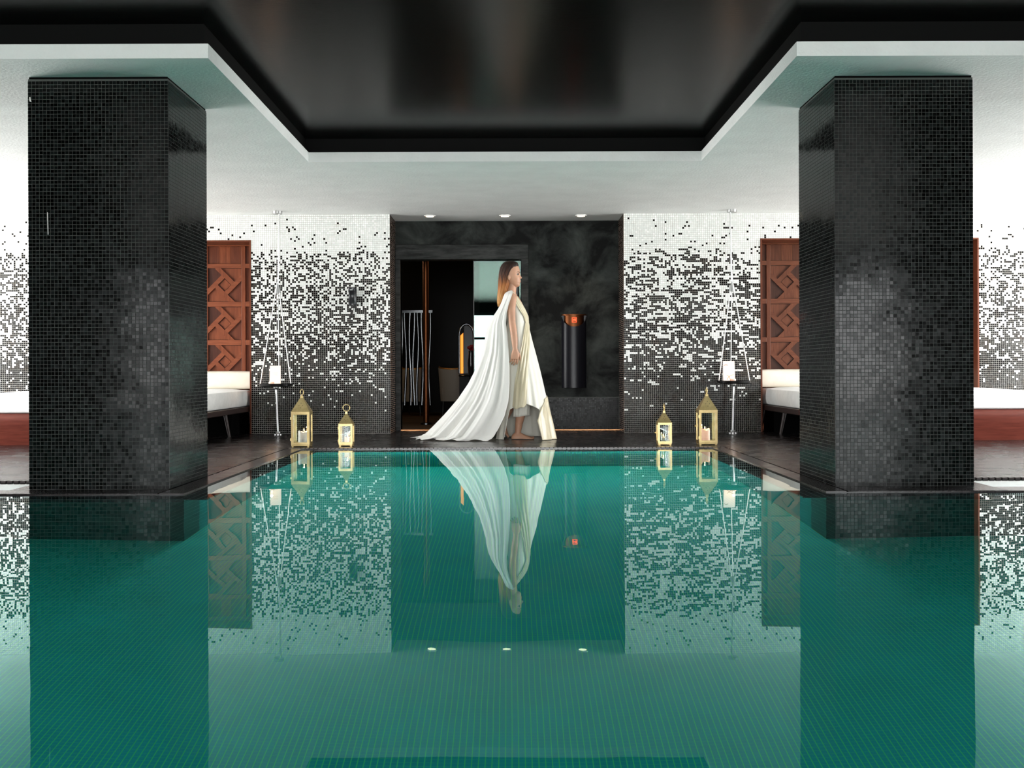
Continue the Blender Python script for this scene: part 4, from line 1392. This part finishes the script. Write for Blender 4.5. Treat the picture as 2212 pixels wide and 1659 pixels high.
# body: closed lofts that overlap, fused into one skin by a voxel remesh
body = MB()
HEAD = [  # py, front px, back px, half width m
    (565.6, 1106, 1102, .006), (567, 1111, 1095, .030), (569.5, 1116, 1090, .048), (573, 1119.5, 1087, .062), (578, 1122, 1085, .071),
    (584, 1123.6, 1084, .075), (589, 1124.2, 1084, .0755), (592, 1124.4, 1084.5, .075), (595, 1123.4, 1085, .073), (598, 1123.8, 1086, .071),
    (601, 1124.2, 1087.5, .069), (604, 1124.4, 1089, .066), (606.5, 1124.9, 1090.5, .0625), (608, 1124.7, 1091.5, .0595), (610, 1124.6, 1093, .056),
    (612, 1123.6, 1095, .052), (614.5, 1124.0, 1097, .046), (617, 1123.4, 1099, .039), (619.5, 1121, 1101, .030), (621, 1116, 1104, .018)]
rows = []
NS = 48
hrot = Matrix.Rotation(math.radians(-9), 3, 'Z')
hc = Vector((wx(1104), 0, 0))
zl = np.linspace(565.6, 621, 56)
for py in zl:
    f, b, hw = ipl(HEAD, py, 1), ipl(HEAD, py, 2), ipl(HEAD, py, 3)
    cx = (f + b) / 2; rx = (f - b) / 2 * PX
    row = []
    for k in range(NS):
        a = 2 * PI * k / NS
        ca, sa = math.cos(a), math.sin(a)
        # the face is narrower and flatter in front than the back of the skull
        wf = 1 - .16 * max(0, ca) ** 2
        xx = wx(cx) + rx * math.copysign(abs(ca) ** .92, ca)
        yy = hw * math.copysign(abs(sa) ** .9, sa) * wf
        # nose
        g = math.exp(-(yy / .0085) ** 2) if ca > .3 else 0
        up = np.interp(py, [589, 593, 600.2, 601.6, 603], [0, .10, 1, .9, 0])
        xx += g * up * .0215
        # nostril wings
        g2 = math.exp(-((abs(yy) - .012) / .006) ** 2) if ca > .3 else 0
        xx += g2 * float(np.interp(py, [598, 600.5, 602.5], [0, .008, 0]))
        # eye sockets
        g3 = math.exp(-((abs(yy) - .031) / .015) ** 2) if ca > .2 else 0
        xx -= g3 * float(np.interp(py, [588, 591.5, 595, 597.5], [0, .0075, .0065, 0]))
        # cheek
        g4 = math.exp(-((abs(yy) - .040) / .014) ** 2) if ca > .2 else 0
        xx += g4 * float(np.interp(py, [597, 602, 607], [0, .004, 0]))
        # lips
        g5 = math.exp(-(yy / .020) ** 2) if ca > .3 else 0
        xx += g5 * float(np.interp(py, [604.5, 606.3, 607.4, 608.2, 609.8, 611], [0, .002, .001, .001, .002, 0]))
        p = Vector((xx, yy, wz(py)))
        row.append(hrot @ (p - hc) + hc)
    rows.append(row)
body.grid(rows, True, cap=True)


def HP(px, y, py):
    p = Vector((wx(px), y, wz(py)))
    return hrot @ (p - hc) + hc


# ears
for sy in (-1, 1):
    c = HP(1102.5, sy * .073, 600)
    body.ball(c, .012, .007, .024)
    body.ball(c + Vector((.004, sy * .004, -.02)), .008, .006, .010)
# neck
body.tube([(wx(1107), 0, wz(611)), (wx(1105.5), 0, wz(622)), (wx(1104), 0, wz(633)), (wx(1105), 0, wz(648))], [.049, .047, .050, .075], 20)
# torso
TORSO = [(632, 1104, 9, .055), (637, 1105, 11, .10), (642, 1107, 14, .155), (650, 1109, 17, .172), (662, 1112, 20, .165), (674, 1115, 21.5, .152), (686, 1116, 19, .136),
         (700, 1116, 16.5, .125), (720, 1116, 19, .15), (745, 1115.5, 22, .172), (765, 1116, 22, .176), (785, 1117, 18, .165), (798, 1118, 12, .12)]
rows = []
for py in np.linspace(632, 798, 34):
    c, hd, hw = ipl(TORSO, py, 1), ipl(TORSO, py, 2) * PX, ipl(TORSO, py, 3)
    rows.append([(wx(c) + hd * math.cos(2 * PI * k / 32), hw * math.sin(2 * PI * k / 32), wz(py)) for k in range(32)])
body.grid(rows, True, cap=True)
# bust
for sy in (-1, 1):
    body.ball((wx(1120.5), sy * .07, wz(673)), .052, .058, .056)


def P3(px, y, py): return Vector((wx(px), y, wz(py)))


def limb(pts, rad, seg=18, n=5):
    P, R = [], []
    for i in range(len(pts) - 1):
        for q in range(n):
            f = q / n; P.append(pts[i].lerp(pts[i + 1], f)); R.append(rad[i] + (rad[i + 1] - rad[i]) * f)
    P.append(pts[-1]); R.append(rad[-1])
    body.tube(P, R, seg)


# arms
ELB = {-1: (P3(1106, -.165, 646), P3(1104.5, -.205, 672), P3(1106.5, -.232, 700), P3(1108.5, -.242, 712), P3(1111, -.252, 732), P3(1112.5, -.258, 757)),
       1: (P3(1107, .165, 646), P3(1108, .20, 672), P3(1110, .225, 700), P3(1112, .235, 712), P3(1120, .235, 732), P3(1126, .23, 755))}
for sy in (-1, 1):
    limb(ELB[sy], [.047, .039, .033, .0325, .0315, .0225])
    body.ball(ELB[sy][0] + Vector((-.002, -sy * .012, .006)), .050, .048, .045)
    wr = ELB[sy][-1]
    fw = Vector((1, 0, 0)); dn = Vector((-.06, 0, -1)).normalized()
    inn = Vector((0, -sy, 0))
    # palm: flat block between wrist and knuckles, thumb side forward
    pr = []
    for (q, wd, tk, off) in ((-.012, .024, .021, 0), (.012, .030, .020, .001), (.045, .038, .0175, .001), (.075, .040, .0145, 0), (.088, .037, .012, -.001)):
        c = wr + dn * q + fw * off
        pr.append([c + fw * (wd * math.cos(2 * PI * k / 20)) + inn * (tk * math.sin(2 * PI * k / 20)) for k in range(20)])
    body.grid(pr, True, cap=True)
    # four fingers, gently curled to the palm side
    for fi, (ox, ln, cu) in enumerate(((.029, .070, .30), (.0095, .078, .38), (-.010, .073, .46), (-.0285, .058, .56))):
        base = wr + dn * (.078 - abs(ox) * .12) + fw * ox
        dirv = (dn + fw * (ox * 1.2)).normalized()
        pts = [base]; ang = cu * .5
        segs = [ln * .46, ln * .31, ln * .23]
        p = base.copy(); a = ang * .6
        for sgl in segs:
            v = (dirv * math.cos(a) + (inn * .75 - fw * .5).normalized() * math.sin(a))
            p = p + v * sgl; pts.append(p.copy()); a += cu * 1.15
        body.tube([pts[0].lerp(pts[1], -.2), pts[0], pts[0].lerp(pts[1], .5), pts[1], pts[1].lerp(pts[2], .5), pts[2], pts[2].lerp(pts[3], .6), pts[3]],
                  [.0085, .0088, .0082, .0084, .0076, .0078, .0068, .004], 12)
    # thumb leaves the front side near the base of the palm
    tb = wr + dn * .022 + fw * .026 + inn * .004
    t1 = tb + (dn * .80 + fw * .55 + inn * .15).normalized() * .034
    t2 = t1 + (dn * .95 + fw * .18 + inn * .2).normalized() * .028
    t3 = t2 + (dn * .98 - fw * .05 + inn * .25).normalized() * .022
    body.tube([tb.lerp(t1, -.4), tb, tb.lerp(t1, .5), t1, t1.lerp(t2, .5), t2, t3], [.012, .0125, .011, .0098, .009, .0088, .0045], 12)
# legs (right leg carries, left leg trails inside the gown)
limb((P3(1116, -.085, 782), P3(1120, -.085, 815), P3(1125, -.08, 858), P3(1124, -.078, 880), P3(1123.5, -.076, 897), P3(1120.5, -.075, 915), P3(1118.5, -.075, 930), P3(1117.5, -.075, 940)),
     [.088, .075, .052, .050, .046, .036, .030, .028])
limb((P3(1116, .085, 782), P3(1113, .085, 815), P3(1108, .09, 858), P3(1100, .09, 880), P3(1091, .09, 898), P3(1083, .09, 911), P3(1079, .09, 917)),
     [.088, .075, .053, .050, .046, .033, .029])


def foot(heel, toe, sy, pitch):
    L = (toe - heel); ln = L.length; d_ = L.normalized(); up = Vector((0, 0, 1)) if not pitch else d_.cross(Vector((0, 1, 0))) * -1
    up = (Vector((0, 0, 1)) - d_ * d_.z).normalized()
    sd = Vector((0, 1, 0))
    rows = []
    for (q, w_, h_) in ((-.02, .010, .012), (0.0, .024, .032), (.06, .031, .046), (.16, .033, .062), (.30, .033, .066), (.42, .035, .055), (.56, .040, .040), (.70, .045, .029), (.80, .045, .022), (.84, .042, .018)):
        c = heel + d_ * (q * ln)
        rows.append([c + sd * (w_ * math.cos(2 * PI * k / 20)) + up * (max(0, math.sin(2 * PI * k / 20)) * h_ * 1.0 + min(0, math.sin(2 * PI * k / 20)) * .004 + .006) for k in range(20)])
    body.grid(rows, True, cap=True)
    for i in range(5):
        off = (-.032 + i * .0165) * -sy
        tl = (1.0, .985, .96, .93, .89)[i]; r_ = (.0125, .0088, .0085, .008, .0078)[i]
        a = heel + d_ * (.78 * ln) + sd * off * -1 + up * (r_ + .001); b = heel + d_ * (tl * ln) + sd * off * -1.05 + up * (r_ * .9)
        body.tube([a, a.lerp(b, .5), b - d_ * r_ * .6, b], [r_, r_ * .95, r_, r_ * .5], 10)


foot(Vector((wx(1105), -.075, .0015)), Vector((wx(1153.5), -.088, .0015)), -1, False)
foot(Vector((wx(1074), .09, .125)), Vector((wx(1097), .092, .004)), 1, True)
tmp_me = body.mesh('body_raw', M['skin'])
tmp = bpy.data.objects.new('body_raw', tmp_me); C.objects.link(tmp)
md = tmp.modifiers.new('fuse', 'REMESH'); md.mode = 'VOXEL'; md.voxel_size = .0024; md.use_smooth_shade = True
md = tmp.modifiers.new('soft', 'SMOOTH'); md.factor = .5; md.iterations = 7
md = tmp.modifiers.new('thin', 'DECIMATE'); md.ratio = .22
dg = bpy.context.evaluated_depsgraph_get()
bme = bpy.data.meshes.new_from_object(tmp.evaluated_get(dg))
bpy.data.objects.remove(tmp, do_unlink=True)
bme.name = 'body'
if not bme.materials: bme.materials.append(M['skin'])
bme.polygons.foreach_set('use_smooth', [True] * len(bme.polygons))
bo = bpy.data.objects.new('body', bme); C.objects.link(bo); bo.parent = person

# face details
for sy in (-1, 1):
    m = MB(); c = HP(1120.0, sy * .031, 593.6); m.ball(c, .0105, .0125, .0082); ey = m.build('eye', M['eye_white'], person, True)
    m = MB(); m.ball(c + Vector((.0052, sy * .0068, .0004)), .0062, .0066, .0070); m.build('iris', M['iris'], ey, True)
    m = MB(); m.tube([HP(1121.6, sy * .016, 592.8), HP(1122.1, sy * .028, 591.4), HP(1120.3, sy * .042, 592.4), HP(1118.6, sy * .048, 593.6)], [.0016, .0024, .0022, .0012], 8)
    m.build('upper_eyelid', M['brow'], person, True)
    m = MB(); m.tube([HP(1124.4, sy * .014, 590.0), HP(1123.9, sy * .026, 588.4), HP(1121.4, sy * .042, 588.0), HP(1118.5, sy * .052, 590.2)], [.0016, .0024, .0022, .0010], 8)
    m.build('eyebrow', M['brow'], person, True)
m = MB()
for (py, dz) in ((606.5, .0034), (609.2, .0042)):
    m.tube([HP(1121.4, -.0195, 606.6), HP(1123.9, -.012, py), HP(1125.0, 0, py + .1), HP(1123.9, .012, py), HP(1121.4, .0195, 606.6)], [.0008, dz, dz * 1.15, dz, .0008], 8)
m.build('lips', M['lip'], person, True)

# hair: long, brushed back, dark at the crown and fair at the tips
HAIR = [(563.2, 1108, 1099, .010), (564.6, 1114, 1093, .036), (567, 1118, 1088.5, .055), (570, 1120, 1085.5, .066), (574, 1121, 1083, .0745), (579, 1119.5, 1081, .080), (585, 1115.5, 1079.7, .084),
        (592, 1110.5, 1078.8, .087), (600, 1107.5, 1078, .0885), (610, 1105.5, 1077.2, .087), (620, 1102.5, 1076.3, .083), (630, 1099.5, 1075.6, .081),
        (640, 1095, 1074.6, .076), (648, 1090, 1074.2, .068), (655, 1085, 1074.6, .055), (660, 1080, 1075.6, .03)]
rows = []
for py in np.linspace(563.2, 660, 60):
    f, b, hw = ipl(HAIR, py, 1), ipl(HAIR, py, 2), ipl(HAIR, py, 3)
    cx = (f + b) / 2; rx = (f - b) / 2 * PX; row = []
    tt = (py - 563) / 97
    for k in range(120):
        a = 2 * PI * k / 120
        q = 1 + (.020 * math.sin(17 * a + 3 * tt) + .014 * math.sin(31 * a - 4 * tt) + .010 * math.sin(47 * a + 6 * tt)) * min(1, tt * 3 + .15)
        p = Vector((wx(cx) + rx * q * math.cos(a), hw * q * math.sin(a), wz(py) + (.012 * math.sin(13 * a) if tt > .97 else 0)))
        row.append(hrot @ (p - hc) + hc if py < 605 else hrot @ (p - hc) + hc)
    rows.append(row)
m = MB(); m.grid(rows, True, cap=True); m.build('hair', M['hair'], person, True)

# gown -------------------------------------------------
GOWN = [  # py, back px, front px, half width
    (638, 1101, 1113, .13), (643, 1097, 1119, .158), (655, 1094.5, 1128, .182), (668, 1094, 1135, .182), (680, 1095, 1139, .172), (690, 1096, 1140, .160), (697, 1096, 1140, .156),
    (715, 1093, 1145, .174), (740, 1091, 1151, .192), (770, 1089, 1159, .205), (800, 1088, 1166.5, .218), (830, 1087, 1173.5, .245), (860, 1084, 1180, .275),
    (890, 1081, 1186.5, .30), (920, 1077, 1192.5, .32), (948, 1073, 1198, .335)]


def folds(a, t, ph):
    return (math.sin(9 * a + 1.3 + ph + 1.5 * t) * .55 + math.sin(15 * a - 2.1 * t + ph) * .35 + math.sin(23 * a + ph * 2 + t) * .25)


def gown_point(a, py, amp=1., off=0.):
    b, f, hw = ipl(GOWN, py, 1), ipl(GOWN, py, 2), ipl(GOWN, py, 3)
    cx = (b + f) / 2; rx = (f - b) / 2 * PX
    t = max(0, (py - 690) / 258)
    q = 1 + folds(a, t, .4) * (.006 + .055 * t) * amp + off
    ca, sa = math.cos(a), math.sin(a)
    return Vector((wx(cx) + rx * q * ca, hw * q * sa, max(.004, wz(py))))


def hem_py(a):
    """the near side is caught up to show the leg; front and far side fall to the deck"""
    d_ = (a + PI / 2 + PI) % (2 * PI) - PI               # 0 on the camera side
    d0 = d_ - (-.02)
    k = max(0., min(1., (abs(d0) - .62) / .28)); k = k * k * (3 - 2 * k)
    return (879 - 8 * math.cos(d0 * 3.2)) * (1 - k) + 948 * k


NA, NR = 200, 110
rows = []
for j in range(NR):
    t = j / (NR - 1); row = []
    for k in range(NA):
        a = 2 * PI * k / NA - PI / 2
        top = 640 + 3 * math.cos(a * 2)
        row.append(gown_point(a, top + (hem_py(a) - top) * t))
    rows.append(row)
m = MB(); m.grid(rows, True)
gown = m.build('gown', M['dress'], person, True)
sd_ = gown.modifiers.new('thickness', 'SOLIDIFY'); sd_.thickness = .0025; sd_.offset = -1

# gold drape: sash over the bust, panel that falls from the waist, front edge of the skirt
SASH = [(633, 1103.5, 1108.5), (640, 1106, 1113), (655, 1112, 1124), (670, 1120, 1133), (685, 1130, 1140), (697, 1133, 1141), (705, 1132, 1142), (740, 1127, 1143), (780, 1120, 1141), (830, 1112, 1138), (880, 1107, 1136)]


def on_gown(px, py, off):
    b_, f_, hw = ipl(GOWN, py, 1), ipl(GOWN, py, 2), ipl(GOWN, py, 3)
    cx = (b_ + f_) / 2; rx = (f_ - b_) / 2
    a = -math.acos(max(-1, min(1, (px - cx) / rx)))
    p = gown_point(a, py); n_ = Vector((math.cos(a) / rx, math.sin(a) * PX / hw, 0)).normalized()
    return p + n_ * off


gm_ = MB(); rows_g = []
for j in range(90):
    t = j / 89; row = []
    for k in range(25):
        s_ = k / 24
        py = 633 + (881 - 633) * t
        lo, hi = ipl(SASH, py, 1), ipl(SASH, py, 2)
        py2 = py - (6 * (s_ - .4) ** 2 * 4 - 1.5 * math.sin(s_ * 9)) * t ** 6 * 1.2
        row.append(on_gown(lo + (hi - lo) * s_, py2, .007 + .0035 * math.sin(s_ * 21 + 4 * t) * min(1, 4 * t + .4)))
    rows_g.append(row)
gm_.grid(rows_g)
rows_g = []
for j in range(40):
    t = j / 39; py = 855 + 92.5 * t; row = []
    for k in range(33):
        s_ = k / 32
        b_, f_, hw = ipl(GOWN, py, 1), ipl(GOWN, py, 2), ipl(GOWN, py, 3)
        lo = float(np.interp(t, [0, .25, .55, 1], [f_ - .6, 1166, 1158, 1168]))
        a0 = -math.acos(max(-1, min(1, (lo - (b_ + f_) / 2) / ((f_ - b_) / 2))))
        a = a0 + (.75 * min(1, t * 3 + .05) - a0) * s_
        p = gown_point(a, py); n_ = Vector((math.cos(a), math.sin(a), 0))
        row.append(p + n_ * (.007 + .004 * math.sin(s_ * 23 + 3 * t)))
    rows_g.append(row)
gm_.grid(rows_g)
gd = gm_.build('gold_drape', M['gold'], person, True)
gd['label'] = 'pale gold satin sash and panel'
sd_ = gd.modifiers.new('thickness', 'SOLIDIFY'); sd_.thickness = .003; sd_.offset = -1
m = MB(); m.ball((wx(1138.5), -.03, wz(697)), .014, .02, .022); m.ball((wx(1138), -.045, wz(699)), .010, .012, .016); m.build('waist_knot', M['gold'], person, True)

# underskirt round the leg
rows = []
for j in range(14):
    t = j / 13; py = 835 + (898 - 835) * t; row = []
    for k in range(90):
        a = 2 * PI * k / 90
        q = 1 + .05 * math.sin(7 * a + 2 * t) * t + .03 * math.sin(13 * a)
        row.append((wx(1127 - 1 * t) + 17.5 * PX * q * math.cos(a), -.075 + .088 * q * math.sin(a), wz(py + 1.5 * math.sin(a * 2) * t)))
    rows.append(row)
m = MB(); m.grid(rows, True); us = m.build('underskirt', M['dress'], person, True)
sd_ = us.modifiers.new('thickness', 'SOLIDIFY'); sd_.thickness = .002

# cape: hangs from both shoulders behind the arms and trails on the deck
CAPE = [  # py of the near edge row, near px, back px, half width, py of the back
    (628.5, 1104.5, 1098.5, .082, 630), (629.5, 1107, 1094, .130, 632), (632, 1108.2, 1090, .180, 636), (637, 1107.6, 1087.5, .222, 642), (646, 1104.5, 1085, .240, 651),
    (662, 1099, 1077, .243, 668), (680, 1095, 1064, .243, 688),
    (700, 1093.5, 1056, .243, 705), (725, 1097, 1051, .250, 728), (760, 1099, 1045, .262, 762), (795, 1100.5, 1032, .280, 795), (830, 1100.5, 1017, .300, 828),
    (865, 1098, 996, .320, 862), (895, 1090, 971, .340, 893), (920, 1078, 948, .355, 918), (937, 1068, 930, .365, 936), (945, 1060, 918, .375, 943.5), (948, 1055, 906, .38, 946), (948.5, 1050, 897, .385, 947)]
NRr, NCc = 120, 200
rows = []
for j in range(NRr):
    t = j / (NRr - 1); s_ = t * (len(CAPE) - 1); i0 = min(int(s_), len(CAPE) - 2); f = s_ - i0
    r = [CAPE[i0][q] * (1 - f) + CAPE[i0 + 1][q] * f for q in range(5)]
    zt_ = max(0, (r[0] - 632) / 316.5)
    row = []
    for k in range(NCc):
        s = k / (NCc - 1); a = PI * s
        ph = 1.2 * zt_
        fo = (math.sin(2 * PI * 9.5 * s + ph * 2.0) * .5 + math.sin(2 * PI * 17 * s - ph * 3) * .32 + math.sin(2 * PI * 5.3 * s + 2 + ph) * .45 + math.sin(2 * PI * 31 * s + ph) * .14)
        amp = (.004 + .036 * zt_ ** 1.2) * min(1, s * 9 + .15) * min(1, (1 - s) * 9 + .15)
        si = math.sin(a)
        xx = wx(r[1]) - (r[1] - r[2]) * PX * si ** .85 if si > 0 else wx(r[1])
        yy = -r[3] * math.cos(a)
        # outward direction
        nx, ny = -si, -math.cos(a)
        xx += nx * fo * amp; yy += ny * fo * amp
        py = r[0] + (r[4] - r[0]) * si
        zz = wz(py) + (0.006 + .006 * math.sin(9 * s * 2 * PI) if zt_ > .985 else 0)
        if zt_ > .96: zz += .010 * abs(math.sin(s * 40)) * (zt_ - .96) / .04
        row.append((xx, yy, max(.006, zz)))
    rows.append(row)
m = MB(); m.grid(rows); cape = m.build('cape', M['cape'], person, True)
sd_ = cape.modifiers.new('thickness', 'SOLIDIFY'); sd_.thickness = .002
print('TRIS', sum(len(o.data.polygons) * 2 for o in C.objects if o.type == 'MESH'))
